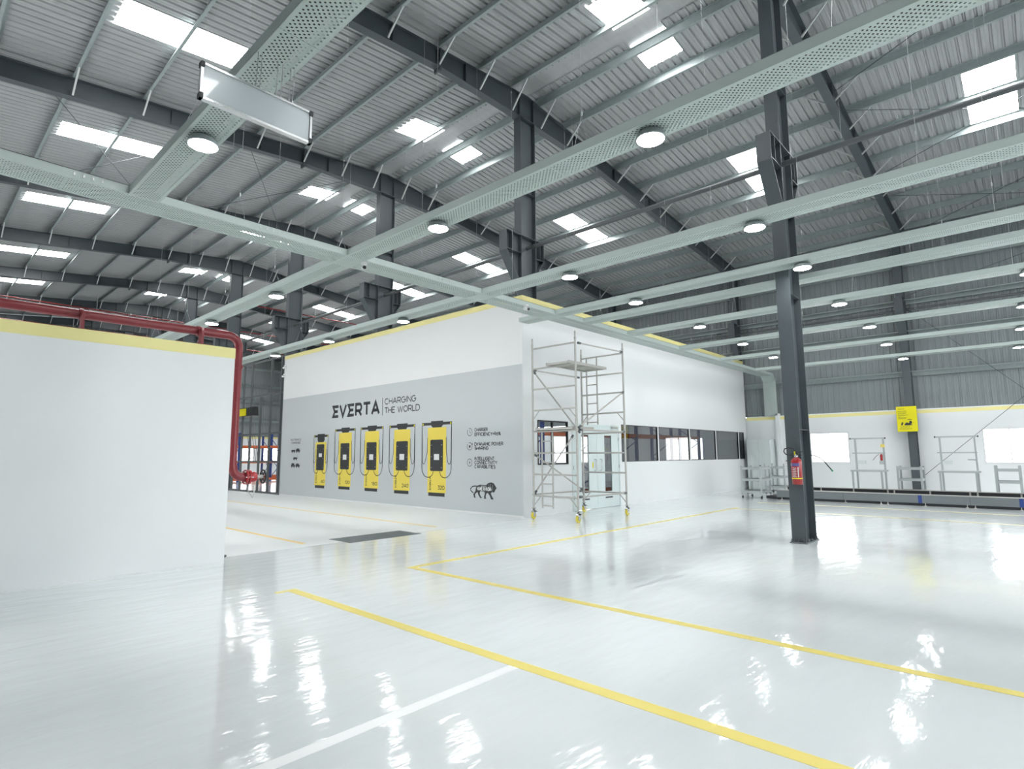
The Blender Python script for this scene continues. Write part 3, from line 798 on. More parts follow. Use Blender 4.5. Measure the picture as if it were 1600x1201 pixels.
# cross tray along x, turning down at the far wall
t = thing('cable_tray', 'long pale green cross tray from the left edge, bending down at the far wall', 'cable tray', (10, (CY0 + CY1) / 2, TB), 'pale green perforated cable trays')
xe = 24.55
f = MB(); f.add([(XL + .3, CY0, TB + .001), (xe, CY0, TB + .001), (xe, CY1, TB + .001), (XL + .3, CY1, TB + .001)], [(0, 1, 2, 3)]); part('tray_floor', f, 'perf_y', t)
cut = [(a[0] - a[3], a[0] + a[3]) for a in trays]
x = XL + .3
f = MB()
for a, b in cut + [(xe, xe)]:
    f.box(x, a, CY0, CY0 + .002, TB, TB + TH); f.box(x, a, CY0, CY0 + .02, TB + TH - .002, TB + TH); x = b
part('side_rail', f, 'mint', t)
x = XL + .3; f = MB()
for a, b in [cut[1], cut[2], cut[3], (xe, xe)]:
    f.box(x, a, CY1 - .002, CY1, TB, TB + TH); f.box(x, a, CY1 - .02, CY1, TB + TH - .002, TB + TH); x = b
part('side_rail', f, 'mint', t)
f = MB(); f.add([(xe, CY0, TB), (xe + .25, CY0, TB - .2), (xe + .25, CY1, TB - .2), (xe, CY1, TB)], [(0, 1, 2, 3)]); part('tray_bend', f, 'mint', t)
f = MB(); f.add([(xe + .25, CY0, TB - .2), (xe + .25, CY0, 3.06), (xe + .25, CY1, 3.06), (xe + .25, CY1, TB - .2)], [(0, 1, 2, 3)]); part('tray_drop', f, 'perf_yz', t)
f = MB()
for yy in (CY0, CY1 - .002):
    f.box(xe + .25, xe + .33, yy, yy + .002, 3.06, TB - .1)
    f.prism([(xe, TB), (xe + .25, TB - .2), (xe + .25, TB - .1), (xe, TB + TH)], lambda u, v, d: (u, d, v), yy, yy + .002)
part('side_rail', f, 'mint', t)
for xx in (-1.5, 1.1, 3.6, 6.2, 9.2, 12.2, 15.2, 18.0, 21.0, 23.8):
    f = MB(); f.box(xx - .004, xx + .004, CY0, CY1, TB - .0015, TB + .0005); part('joint_strip', f, 'mint', t)
for g0 in (1.15, 3.3, 6.6):
    for i in range(4):
        f = MB(); f.box(g0 + i * .09, g0 + i * .09 + .018, CY0 - .008, CY0, TB + .035, TB + .07); part('coupler_nut', f, 'wire', t)
wires(t, [(xx, (CY0 + CY1) / 2) for xx in (-.9, .35, 3.1, 6.4, 8.9, 12.3, 14.8, 17.6, 20.6, 23.6)], 'y')
f = MB(); f.box(XL + .4, xe - .1, CY0 + .07, CY1 - .03, TB + .115, TB + .135); part('cable_bundle', f, 'black', t)
# clutch of bolts under the tray overhead / suspended blank sign
t = thing('hanging_sign', 'blank white hanging sign with aluminium frame below the short upper left tray', 'sign', (1.73, 4.3, 4.1))
x0, x1, z0, z1, ys_ = 1.30, 2.17, 4.10, 4.385, 4.30
m_ = MB(); m_.box(x0 + .02, x1 - .02, ys_ - .012, ys_ + .012, z0 + .015, z1 - .015); part('panel', m_, 'panelwhite', t)
for (a, b, c, d) in ((x0, x1, z0, z0 + .018), (x0, x1, z1 - .018, z1), ):
    m_ = MB(); m_.box(a, b, ys_ - .022, ys_ + .022, c, d); part('frame_rail', m_, 'chrome', t)
for a in (x0, x1 - .018):
    m_ = MB(); m_.box(a, a + .018, ys_ - .022, ys_ + .022, z0 + .018, z1 - .018); part('frame_rail', m_, 'chrome', t)
    for c in (z0, z1 - .04):
        m_ = MB(); m_.box(a - .004, a + .022, ys_ - .03, ys_ + .024, c, c + .04); part('corner_bracket', m_, 'black', t)
for xx in (1.70, 1.73, 1.86, 1.90, 1.97, 2.0):
    m_ = MB(); m_.tube([(xx, ys_, z1), (xx + .01, ys_, z1 + .2), (xx + .012, ys_ + .01, TB - .02), (xx + .012, ys_ + .01, TB)], .0035, 5); m_.lathe([(.008, z1), (.008, z1 + .03)], (xx, ys_, 0), 6); part('hook_wire', m_, 'wire', t)

# CCTV cameras
def cctv(loc, d, lab):
    t = thing('security_camera', lab, 'camera', loc)
    L = Vector(loc); D = Vector(d).normalized()
    m_ = MB(); m_.lathe([(.05, -.03), (.05, 0)], loc, 14); part('mount', m_, 'wprint', t)
    m_ = MB(); m_.tube([L + Vector((0, 0, -.03)), L + Vector((0, 0, -.05)), L + Vector((0, 0, -.07)) + D * .02], .016, 8); part('bracket_arm', m_, 'wprint', t)
    p = L + Vector((0, 0, -.085))
    m_ = MB(); m_.tube([p - D * .06, p + D * .1], .036, 14); bd = part('housing', m_, 'wprint', t)
    m_ = MB(); m_.tube([p + D * .1, p + D * .106], .03, 14); part('lens', m_, 'black', bd)
cctv((5.08, CY0 + .1, TB), (-.5, -1, -.35), 'white bullet security camera under the cross tray junction')
cctv((MX - .05, WL - .15, bz(5.2)), (-1, .3, -.2), 'upper white camera at the far left top of the mural wall')
cctv((MX - .05, WL - .1, bz(4.85)), (-1, .3, -.2), 'lower white camera at the far left top of the mural wall')
cctv((9.0, CY0 - .05, TB), (-.3, -1, -.3), 'small white camera on the cross tray near the office corner')

# ------------------------------------------------------------------ mural
def MP(y, z, l): return (MX - .0016 * l, bx(y), bz(z))
mural = thing('mural', 'grey printed mural with five yellow charger pictures on the white block', 'mural', (MX, bx(16), 0))
def quad(y0, y1, z0, z1, l):
    m_ = MB(); m_.prism([(y0, z0), (y1, z0), (y1, z1), (y0, z1)], lambda u, v, d: MP(u, v, d), 0.3, l); return m_
def polyprint(pts, l):
    m_ = MB(); m_.prism(pts, lambda u, v, d: MP(u, v, d), 0.3, l); return m_
part('backdrop', quad(9.55, 22.69, .0, 3.81, 1), 'mural_grey', mural)
def ribbon(mb, pts, wd, fn, closed=False):
    """a flat ribbon of width wd along pts (2-D) with mitred joints"""
    P = [Vector(p) for p in pts]; n = len(P); L = []; R = []
    for i in range(n):
        a = P[i - 1] if (i > 0 or closed) else None
        b = P[(i + 1) % n] if (i < n - 1 or closed) else None
        d1 = (P[i] - a).normalized() if a is not None and (P[i] - a).length > 1e-9 else None
        d2 = (b - P[i]).normalized() if b is not None and (b - P[i]).length > 1e-9 else None
        if d1 is None: d1 = d2
        if d2 is None: d2 = d1
        t_ = (d1 + d2)
        if t_.length < 1e-3: t_ = d1.copy()
        t_.normalize()
        nn = Vector((-t_.y, t_.x))
        k = max(.45, nn.dot(Vector((-d1.y, d1.x))))
        L.append(P[i] + nn * (wd / 2 / k)); R.append(P[i] - nn * (wd / 2 / k))
    vs = [fn(p.x, p.y) for p in L] + [fn(p.x, p.y) for p in R]
    rg = range(n) if closed else range(n - 1)
    mb.add(vs, [(i, (i + 1) % n, n + (i + 1) % n, n + i) for i in rg])
    return mb
def el(cx, cy, rx, ry, a0, a1, n=10): return [(cx + rx * math.cos(math.radians(a0 + (a1 - a0) * i / n)), cy + ry * math.sin(math.radians(a0 + (a1 - a0) * i / n))) for i in range(n + 1)]
W = .95
GL = {
 'A': (1.0, [[(0, 0), (.5, 1), (1, 0)], [(.2, .33), (.8, .33)]]),
 'B': (.85, [[(0, 0), (0, 1), (.5, 1)] + el(.55, .76, .25, .24, 90, -90) + [(0, .52)], [(.55, .52)] + el(.58, .26, .27, .26, 90, -90) + [(0, 0)]]),
 'C': (W, [el(.5, .5, .5, .5, 50, 310, 18)]),
 'D': (.95, [[(0, 0), (0, 1), (.45, 1)] + el(.45, .5, .5, .5, 90, -90, 12) + [(0, 0)]]),
 'E': (.75, [[(.75, 1), (0, 1), (0, 0), (.75, 0)], [(0, .52), (.65, .52)]]),
 'F': (.72, [[(.72, 1), (0, 1), (0, 0)], [(0, .5), (.62, .5)]]),
 'G': (1.0, [el(.5, .5, .5, .5, 50, 360, 18) + [(.55, .5)]]),
 'H': (.85, [[(0, 0), (0, 1)], [(.85, 0), (.85, 1)], [(0, .5), (.85, .5)]]),
 'I': (.1, [[(.05, 0), (.05, 1)]]),
 'K': (.8, [[(0, 0), (0, 1)], [(.75, 1), (0, .42)], [(.25, .6), (.8, 0)]]),
 'L': (.65, [[(0, 1), (0, 0), (.65, 0)]]),
 'M': (1.0, [[(0, 0), (0, 1), (.5, .35), (1, 1), (1, 0)]]),
 'N': (.9, [[(0, 0), (0, 1), (.9, 0), (.9, 1)]]),
 'O': (1.05, [el(.52, .5, .52, .5, 0, 360, 24)]),
 'P': (.8, [[(0, 0), (0, 1), (.5, 1)] + el(.52, .7, .28, .3, 90, -90) + [(0, .4)]]),
 'R': (.85, [[(0, 0), (0, 1), (.5, 1)] + el(.54, .71, .29, .29, 90, -90) + [(0, .42)], [(.45, .42), (.85, 0)]]),
 'S': (.8, [el(.4, .74, .36, .26, 30, 270, 10) + el(.4, .26, .38, .24, 90, -150, 10)]),
 'T': (.85, [[(0, 1), (.85, 1)], [(.425, 1), (.425, 0)]]),
 'U': (.85, [[(0, 1), (0, .4)] + el(.425, .4, .425, .4, 180, 360, 12) + [(.85, 1)]]),
 'V': (1.0, [[(0, 1), (.5, 0), (1, 1)]]),
 'W': (1.4, [[(0, 1), (.35, 0), (.7, .95), (1.05, 0), (1.4, 1)]]),
 'Y': (.9, [[(0, 1), (.45, .45), (.9, 1)], [(.45, .45), (.45, 0)]]),
 '0': (.85, [el(.42, .5, .42, .5, 0, 360, 20)]),
 '1': (.35, [[(0, .8), (.3, 1), (.3, 0)]]),
 '2': (.75, [el(.37, .7, .36, .3, 160, -30, 10) + [(0, 0), (.75, 0)]]),
 '3': (.75, [[(.02, 1), (.7, 1), (.35, .6)] + el(.37, .3, .37, .3, 90, -150, 12)]),
 '4': (.85, [[(.6, 0), (.6, 1), (0, .28), (.85, .28)]]),
 '6': (.8, [[(.55, 1), (.1, .5)] + el(.4, .32, .38, .32, 150, 510, 18)]),
 '8': (.75, [el(.37, .75, .3, .25, -90, 270, 16), el(.37, .26, .37, .26, 90, 450, 16)]),
 '9': (.8, [[(.25, 0), (.7, .5)] + el(.4, .68, .38, .32, -30, 330, 18)]),
 '>': (.5, [[(0, .75), (.5, .5), (0, .25)]]),
 '%': (.9, [el(.2, .78, .18, .2, 0, 360, 12), el(.7, .22, .18, .2, 0, 360, 12), [(.75, 1), (.15, 0)]]),
 '-': (.4, [[(0, .45), (.4, .45)]]),
 ' ': (.35, []),
 # the logo's heavy letters
 'e': (.95, [[(.95, .93), (.12, .93), (.36, .5), (.12, .07), (.95, .07)], [(.36, .5), (.85, .5)]]),
 'v': (1.02, [[(.04, 1), (.51, .06), (.98, 1)]]),
 'r': (.95, [[(.08, 0), (.08, .93), (.6, .93)] + el(.62, .66, .24, .27, 90, -90, 8) + [(.1, .39)], [(.5, .38), (.88, 0)]]),
 't': (.95, [[(0, .93), (.95, .93)], [(.475, .93), (.475, 0)]]),
 'a': (1.05, [[(.05, 0), (.525, .94), (1.0, 0)], [(.25, .3), (.8, .3)]]),
}
def text_mb(s_, y_left, z0, z1, width, l, stroke, fn=None, gap=.22):
    """text on the mural: starts at y_left and runs towards smaller y, fitted to width"""
    h = z1 - z0
    tot = sum(GL[c][0] for c in s_) + gap * (len(s_) - 1)
    k = width / tot
    mb = MB(); u = 0
    for c in s_:
        gw, pl = GL[c]
        for p in pl:
            q = [((u + a) * k, b * h) for a, b in p]
            closed = len(q) > 6 and (Vector(q[0]) - Vector(q[-1])).length < 1e-5
            if closed: q = q[:-1]
            if fn is None: ribbon(mb, q, stroke, lambda a, b: MP(y_left - a, z0 + b, l), closed)
            else: ribbon(mb, q, stroke, fn, closed)
        u += gw + gap
    return mb
part('logo_lettering', text_mb('everta', 18.78, 2.875, 3.29, 2.95, 2.4, .10, gap=.2), 'ink', mural)
part('divider_line', quad(15.675, 15.655, 2.80, 3.38, 2), 'ink', mural)
for s_, yl, z0, wd, h, st in (('CHARGING', 15.53, 3.155, 1.62, .175, .030), ('THE WORLD', 15.53, 2.865, 1.81, .175, .030),
                          ('CHARGER', 11.30, 2.145, .49, .08, .019), ('EFFICIENCY>96%', 11.30, 2.02, .97, .08, .019),
                          ('DYANAMIC POWER', 11.30, 1.755, 1.06, .08, .019), ('SHARING', 11.30, 1.645, .52, .08, .019),
                          ('INTELLIGENT', 11.30, 1.37, .74, .08, .019), ('CONNECTIVITY', 11.30, 1.265, .84, .08, .019), ('CAPABILITIES', 11.30, 1.155, .78, .08, .019),
                          ('MULTIVEHICLE', 21.9, 2.11, .85, .07, .011), ('CHARGEABLE', 21.83, 1.99, .74, .07, .011)):
    part('lettering', text_mb(s_, yl, z0, z0 + h, wd, 2.2, st), 'ink', mural)
# icons
for i, zc in enumerate((2.13, 1.74, 1.30)):
    m_ = MB(); fn = lambda a, b: MP(a, b, 2.2)
    ribbon(m_, el(11.5, zc, .1, .1, 70 if i < 2 else 0, 400 if i < 2 else 360, 24), .014, fn)
    if i == 0: ribbon(m_, [(11.5, zc + .06), (11.5, zc), (11.46, zc - .03)], .014, fn)
    elif i == 1:
        m_.prism([(11.53, zc + .03), (11.47, zc + .03), (11.47, zc - .02), (11.5, zc - .05), (11.53, zc - .02)], lambda u, v, d: MP(u, v, d), 1.5, 2.2)
        m_.prism([(11.42, zc + .1), (11.40, zc + .06), (11.43, zc + .06), (11.41, zc + .02), (11.37, zc + .07), (11.39, zc + .07)], lambda u, v, d: MP(u, v, d), 1.5, 2.2)
    else: m_.prism([(11.49, zc + .06), (11.53, zc - .01), (11.5, zc - .01), (11.51, zc - .06), (11.47, zc + .01), (11.5, zc + .01)], lambda u, v, d: MP(u, v, d), 1.5, 2.2)
    part('feature_icon', m_, 'ink', mural)
def vehicle(yc, z0, kind):
    m_ = MB(); fn = lambda u, v, d: MP(yc - u, z0 + v, d)
    hgt = {'car': .12, 'bus': .17, 'truck': .18, 'bike': .12}[kind]
    m_.prism([(-.16, .05), (.16, .05), (.16, .11), (.12, .11), (.08, hgt), (-.10, hgt), (-.16, .10)], fn, 1.2, 2.2)
    for s_ in (-.09, .09): m_.prism(el(s_, .045, .04, .045, 0, 330, 11), fn, 1.2, 2.3)
    ribbon(m_, [(.16, .09), (.2, .09), (.2, .14), (.16, .19)], .012, lambda a, b: MP(yc - a, z0 + b, 2.2))
    part('vehicle_icon', m_, 'ink', mural)
vehicle(21.65, 1.63, 'car'); vehicle(21.27, 1.63, 'bus'); vehicle(21.47, 1.34, 'car'); vehicle(21.63, 1.05, 'truck'); vehicle(21.25, 1.05, 'bus')
# chargers: (yl, yr) body, top, panel, arm
CH = [dict(b=(19.91, 19.14), zt=2.01, zb=.34, arm=(20.05, 19.01), az=2.255, p=(19.82, 19.27), pz=(.985, 1.93), s=(19.65, 19.43, 1.47, 1.60), n='60', nw=.22),
      dict(b=(18.27, 17.45), zt=2.31, zb=.35, arm=(18.55, 17.22), az=2.425, p=(18.15, 17.58), pz=(1.04, 1.945), s=(17.98, 17.75, 1.37, 1.55), n='120', nw=.28),
      dict(b=(16.63, 15.81), zt=2.31, zb=.35, arm=(16.90, 15.58), az=2.43, p=(16.52, 15.94), pz=(1.04, 1.945), s=(16.35, 16.12, 1.37, 1.55), n='180', nw=.30),
      dict(b=(14.99, 14.16), zt=2.31, zb=.34, arm=(15.25, 13.92), az=2.43, p=(14.87, 14.27), pz=(1.045, 1.945), s=(14.69, 14.45, 1.37, 1.55), n='240', nw=.32),
      dict(b=(13.31, 12.485), zt=2.31, zb=.335, arm=(13.59, 12.24), az=2.44, p=(13.19, 12.62), pz=(1.05, 1.955), s=(13.02, 12.79, 1.37, 1.54), n='320', nw=.29)]
def rrect(y0, y1, z0, z1, r):
    return el(y0 - r, z1 - r, -r, r, 0, 90, 4)[::-1][::-1] and [(y0, z0 + r), (y0 - r, z0), (y1 + r, z0), (y1, z0 + r), (y1, z1 - r), (y1 + r, z1), (y0 - r, z1), (y0, z1 - r)]
for c in CH:
    yl, yr = c['b']; ym = (yl + yr) / 2; zb = c['zb']
    bodyo = part('charger_print', quad(yl, yr, zb + .1, c['zt'], 2), 'yprint', mural)
    part('plinth', quad(yl - .05, yr + .05, zb, zb + .1, 2), 'panelprint', bodyo)
    part('front_panel', polyprint(rrect(c['p'][0], c['p'][1], c['pz'][0], c['pz'][1], .03), 3), 'panelprint', bodyo)
    part('screen', quad(c['s'][0], c['s'][1], c['s'][2], c['s'][3], 4), 'wprint', bodyo)
    al, ar = c['arm']; az = c['az']
    m_ = MB(); m_.prism([(al, az - .06), (ar, az - .06), (ar, az + .02), (al, az + .02)], lambda u, v, d: MP(u, v, d), .3, 2)
    hw = (yl - yr) * .33
    m_.prism([(ym + hw * .72, c['zt']), (ym - hw * .72, c['zt']), (ym - hw, c['zt'] + .07), (ym - hw, az + .06), (ym + hw, az + .06), (ym + hw, c['zt'] + .07)], lambda u, v, d: MP(u, v, d), .3, 2.2)
    part('cable_arm', m_, 'panelprint', bodyo)
    for q in (al - .05, ar + .05):
        part('arm_marker', polyprint([(q + .035, az - .045), (q - .035, az - .045), (q, az + .015)], 3), 'yellow', bodyo)
    # cables
    for sg, e in ((1, al), (-1, ar)):
        pb = ym + sg * .14
        m_ = MB(); fn = lambda a, b: MP(a, b, 5)
        e2 = e - sg * .015
        cc = [(e2, az - .06), (e2, 1.5), (e2, 1.15)]
        bot = .80 if c['n'] != '60' else .83
        ctr = [Vector((e2, 1.15)), Vector((e2 - sg * .02, bot)), Vector((pb + sg * .05, bot - .02)), Vector((pb, c['pz'][0]))]
        for i in range(1, 13):
            t_ = i / 12; a0, a1, a2, a3 = ctr
            q = a0 * (1 - t_) ** 3 + a1 * 3 * t_ * (1 - t_) ** 2 + a2 * 3 * t_ ** 2 * (1 - t_) + a3 * t_ ** 3
            cc.append((q.x, q.y))
        ribbon(m_, cc, .022, fn)
        side = yl if sg > 0 else yr
        cc = [(e2, az - .1), (e2 - sg * .01, 1.4)] + [(e2 - sg * (.01 + .075 * (1 - math.cos(a))), 1.4 - .15 * math.sin(a)) for a in (.4, .8, 1.2, 1.57, 1.9, 2.3, 2.7)] + [(side + sg * .015, 1.6), (side + sg * .008, 2.02 if c['n'] != '60' else 1.75)]
        ribbon(m_, cc, .02, fn)
        part('cable', m_, 'ink', bodyo)
    part('lettering', text_mb(c['n'], yr + .06 + c['nw'], zb + .2, zb + .30, c['nw'], 3, .018), 'ink', bodyo)
    vz = zb + .17; vl = yl - .13
    part('lettering', text_mb('everta', 0, 0, .075, .37, 3, .014, fn=lambda a, b: MP(vl + .04 - b, vz + a, 3)), 'ink', bodyo)
    m_ = MB()
    for (yy, zz) in ((.06, .1), (.06, .45), (.06, .82), (-.06, .1), (-.06, .45), (-.06, .82)):
        a = (c['p'][0] - .06) if yy > 0 else (c['p'][1] + .06)
        z = c['pz'][0] + zz * (c['pz'][1] - c['pz'][0])
        m_.prism([(a + .02, z), (a - .02, z), (a - .02, z + .012), (a + .02, z + .012)], lambda u, v, d: MP(u, v, d), 3.1, 3.6)
    part('panel_marks', m_, 'mural_grey', bodyo)
# walking lion emblem
def LZ(p): return (11.47 - (p[0] - 712) / 310 * 1.0, .78 - (p[1] - 855) / 200 * .435 + (p[0] - 860) / 310 * .02)
LION = [(790, 897), (830, 882), (900, 886), (925, 862), (958, 853), (988, 864), (1004, 892), (1021, 922), (1008, 936), (1000, 958), (986, 976), (970, 964), (955, 984), (962, 1008), (984, 1048), (980, 1056),
        (956, 1054), (942, 1012), (918, 978), (900, 992), (894, 1030), (902, 1046), (878, 1051), (876, 1030), (886, 985), (878, 964), (830, 962), (824, 990), (836, 1022), (854, 1040), (832, 1045), (806, 1000), (800, 972), (782, 984), (768, 1002), (772, 1030), (782, 1040), (758, 1042), (748, 1000), (772, 962), (780, 922)]
lion = part('lion_emblem', polyprint([LZ(p) for p in LION], 2.2), 'ink', mural)
m_ = MB(); ribbon(m_, [LZ(p) for p in ((795, 902), (765, 899), (735, 908), (716, 932), (720, 958), (738, 975), (750, 982))], .028, lambda a, b: MP(a, b, 2.2)); part('tail', m_, 'ink', lion)
m_ = text_mb('MAKE IN INDIA', 11.2, .57, .655, .53, 3, .018); part('lettering', m_, 'wprint', lion)
m_ = MB()
for (a, b) in (((930, 880), (948, 940)), ((950, 872), (962, 955)), ((975, 880), (975, 950)), ((840, 895), (905, 900)), ((835, 905), (890, 905))):
    p, q = LZ(a), LZ(b); ribbon(m_, [p, q], .007, lambda a_, b_: MP(a_, b_, 2.8))
part('mane_lines', m_, 'mural_grey', lion)

# ------------------------------------------------------------------ scaffold tower
X0, X1, Y0, Y1 = 10.47, 12.50, 7.68, 8.98
t = thing('scaffold_tower', 'tall aluminium scaffold tower on casters in front of the office corner', 'scaffold', (11.5, 8.3, 0))
def tb(pts, r, name, mat='alu', n=8, par=None):
    m_ = MB(); m_.tube(pts, r, n); return part(name, m_, mat, par or t)
for x in (X0, X1):
    for y in (Y0, Y1):
        tb([(x, y, .20), (x, y, 4.16)], .025, 'standard')
        tb([(x, y, 4.16), (x, y, 4.19), (x, y, 4.2), (x, y, 4.33)], [.03, .03, .02, .02], 'spigot')
        tb([(x, y, 2.19), (x, y, 2.3)], .03, 'joint_collar')
        # caster
        c = MB(); c.lathe([(.03, .16), (.03, .24), (.05, .24), (.05, .26)], (x, y, 0), 12); cs = part('caster', c, 'chrome', t)
        ox = .05 if x > 11 else -.05
        c = MB(); c.lathe([(.075, -.022), (.08, -.012), (.08, .012), (.075, .022)], (x + ox * .2, y, .08), 20, axis='y'); part('wheel', c, 'rubber', cs)
        c = MB(); c.lathe([(.035, -.03), (.035, .03)], (x + ox * .2, y, .08), 12, axis='y'); part('hub', c, 'chrome', cs)
        c = MB()
        for s_ in (-.034, .034): c.prism([(x - .05, .19), (x + .05, .19), (x + ox * .2 + .03, .06), (x + ox * .2 - .03, .06)], lambda u, v, d: (u, d, v), y + s_ - .004, y + s_ + .004)
        c.box(x - .05, x + .05, y - .038, y + .038, .165, .19)
        part('fork', c, 'chrome', cs)
        c = MB(); c.box(x + .05, x + .13, y - .015, y + .015, .15, .17); part('brake_pedal', c, 'chrome', cs)
for x in (X0, X1):
    for z in (.54, 1.04, 1.54, 2.05, 2.56, 3.07, 3.57, 4.07):
        tb([(x, Y0, z), (x, Y1, z)], .021, 'rung')
    # short corner stays
    for (yy, s_) in ((Y0, 1), (Y1, -1)):
        tb([(x, yy, .3), (x, yy + s_ * .22, .53)], .012, 'stay', n=6)
        tb([(x, yy, 2.33), (x, yy + s_ * .2, 2.55)], .012, 'stay', n=6)
def brace(a, b):
    m_ = MB(); m_.tube([a, b], .019, 8); o = part('brace_tube', m_, 'alu', t)
    for p, q in ((a, b), (b, a)):
        d = (Vector(q) - Vector(p)).normalized(); p = Vector(p)
        c = MB(); c.tube([p - d * .03, p + d * .06], .03, 8); part('brace_hook', c, 'steel2', o)
brace((X0 + .05, Y0 - .03, .56), (X1 - .1, Y0 - .03, .55)); brace((X0 + .05, Y1 + .03, .56), (X1 - .1, Y1 + .03, .55))
brace((X0 + .1, Y0 - .03, 2.06), (X1 - .1, Y0 - .03, 2.06)); brace((X0 + .1, Y0 - .03, 4.06), (X1 - .1, Y0 - .03, 4.09))
brace((X0 + .05, Y0 - .035, 2.12), (X1 - .1, Y0 - .035, 3.05))
brace((X0 + .1, Y1 + .035, 3.52), (X1 - .1, Y1 + .035, 2.1)); brace((X0 + .1, Y1 + .03, 1.5), (X1 - .05, Y1 + .03, .6))
brace((X0 + .1, Y1 + .035, .6), (X1 - .4, Y1 + .035, 1.98)); brace((X0 + .1, Y1 + .03, 3.56), (X1 - .1, Y1 + .03, 3.56))
# ladders
for (x, ya, yb, za, zb_) in ((X0 + .04, 8.42, 8.74, .26, 2.05), (X1 + .03, 8.5, 8.83, 2.28, 4.07)):
    for yy in (ya, yb): tb([(x, yy, za), (x, yy, zb_)], .02, 'ladder_stile')
    z = za + .06
    while z < zb_:
        tb([(x, ya, z), (x, yb, z)], .015, 'ladder_rung', n=6); z += .5
# platforms
def platform(x0, x1, y0, y1, z, tilt=0):
    m_ = MB(); m_.box(x0 + .03, x1 - .03, y0 + .03, y1 - .03, z + .02, z + .035); o = part('platform_deck', m_, 'grime', t)
    for a in (y0, y1 - .03):
        m_ = MB(); m_.box(x0, x1, a, a + .03, z - .015, z + .045); part('deck_edge', m_, 'alu', o)
    for a in (x0, x1 - .03, (x0 + x1) / 2):
        m_ = MB(); m_.box(a, a + .03, y0 + .03, y1 - .03, z - .015, z + .02); part('deck_edge', m_, 'alu', o)
platform(X0 - .12, 11.9, 7.78, 8.46, 3.61)
platform(X0 - .08, 11.25, 7.75, 8.85, 2.095)

# ------------------------------------------------------------------ fire extinguishers on the column
def extinguisher(x, y, dirx, lab, hose):
    t = thing('fire_extinguisher', lab, 'fire extinguisher', (x, y, .98))
    m_ = MB(); m_.lathe([(.07, .98), (.082, .985), (.082, 1.36), (.075, 1.39), (.05, 1.42), (.022, 1.435)], (x, y, 0), 24); bo = part('cylinder', m_, 'red', t)
    m_ = MB(); m_.lathe([(.0835, 1.075), (.0835, 1.09)], (x, y, 0), 24); part('strap', m_, 'yellow', bo)
    def patch(a0, a1, z0, z1, r=.0832):
        q = MB(); vs = []
        for i in range(9):
            a = a0 + (a1 - a0) * i / 8; vs += [(x + r * math.cos(a), y + r * math.sin(a), z0), (x + r * math.cos(a), y + r * math.sin(a), z1)]
        q.add(vs, [(2 * i, 2 * i + 2, 2 * i + 3, 2 * i + 1) for i in range(8)]); return q
    c0 = PI if dirx < 0 else 0
    part('upper_label', patch(c0 - .9, c0 + .85, 1.285, 1.335), 'bluelabel', bo); part('label_edge', patch(c0 - 1.2, c0 - .92, 1.285, 1.335), 'label', bo)
    for i in range(11):
        part('label_text', patch(c0 - .7 + .25 * (i % 2), c0 + .25 - .1 * (i % 3), 1.105 + i * .015, 1.111 + i * .015), 'label', bo)
    part('label_text', patch(c0 + .42, c0 + .62, 1.10, 1.27), 'label', bo)
    m_ = MB(); m_.lathe([(.024, 1.43), (.028, 1.45), (.028, 1.475), (.018, 1.48)], (x, y, 0), 14); part('valve', m_, 'chrome', t)
    m_ = MB(); m_.bar((x, y + .02, 1.49), (x, y - .11, 1.53), .022, .008); part('lever', m_, 'black', t)
    m_ = MB(); m_.bar((x, y + .02, 1.475), (x, y - .10, 1.47), .024, .01); part('handle', m_, 'black', t)
    m_ = MB(); m_.tube([(x + dirx * .02, y + .01, 1.48), (x + dirx * .02, y + .012, 1.53)], .01, 8); part('safety_pin', m_, 'yellow', t)
    m_ = MB(); m_.tube(hose, .0095, 8); h = part('hose', m_, 'black', t)
    m_ = MB(); m_.box(min(x, x - dirx * .11), max(x, x - dirx * .11), y - .015, y + .015, 1.44, 1.47); part('wall_hook', m_, 'steel2', t)
    return t, h
X_, Y_ = 10.372, 3.06
hp = [(X_, Y_ + .02, 1.455), (X_ - .01, Y_ + .06, 1.465), (X_ - .015, Y_ + .11, 1.47), (X_ - .015, Y_ + .16, 1.49), (X_ - .015, Y_ + .185, 1.53), (X_ - .015, Y_ + .17, 1.575), (X_ - .01, Y_ + .11, 1.595), (X_ - .01, Y_ + .04, 1.58), (X_ - .02, Y_ - .01, 1.55), (X_ - .04, Y_ - .04, 1.51), (X_ - .05, Y_ - .045, 1.47)]
extinguisher(X_, Y_, -1, 'red fire extinguisher with yellow strap on the front of the dark column', hp)
X_ = 11.138; Y_ = 3.13
t, h = extinguisher(X_, Y_, 1, 'second fire extinguisher mostly hidden behind the column, its black hose sticking out', [(X_, Y_ - .03, 1.465), (X_ + .08, Y_ - .12, 1.46), (X_ + .14, Y_ - .2, 1.42), (X_ + .16, Y_ - .28, 1.33), (X_ + .16, Y_ - .36, 1.22)])
m_ = MB(); m_.tube([(X_ + .16, Y_ - .36, 1.22), (X_ + .16, Y_ - .39, 1.18)], .013, 8); part('nozzle_tip', m_, 'green', h)

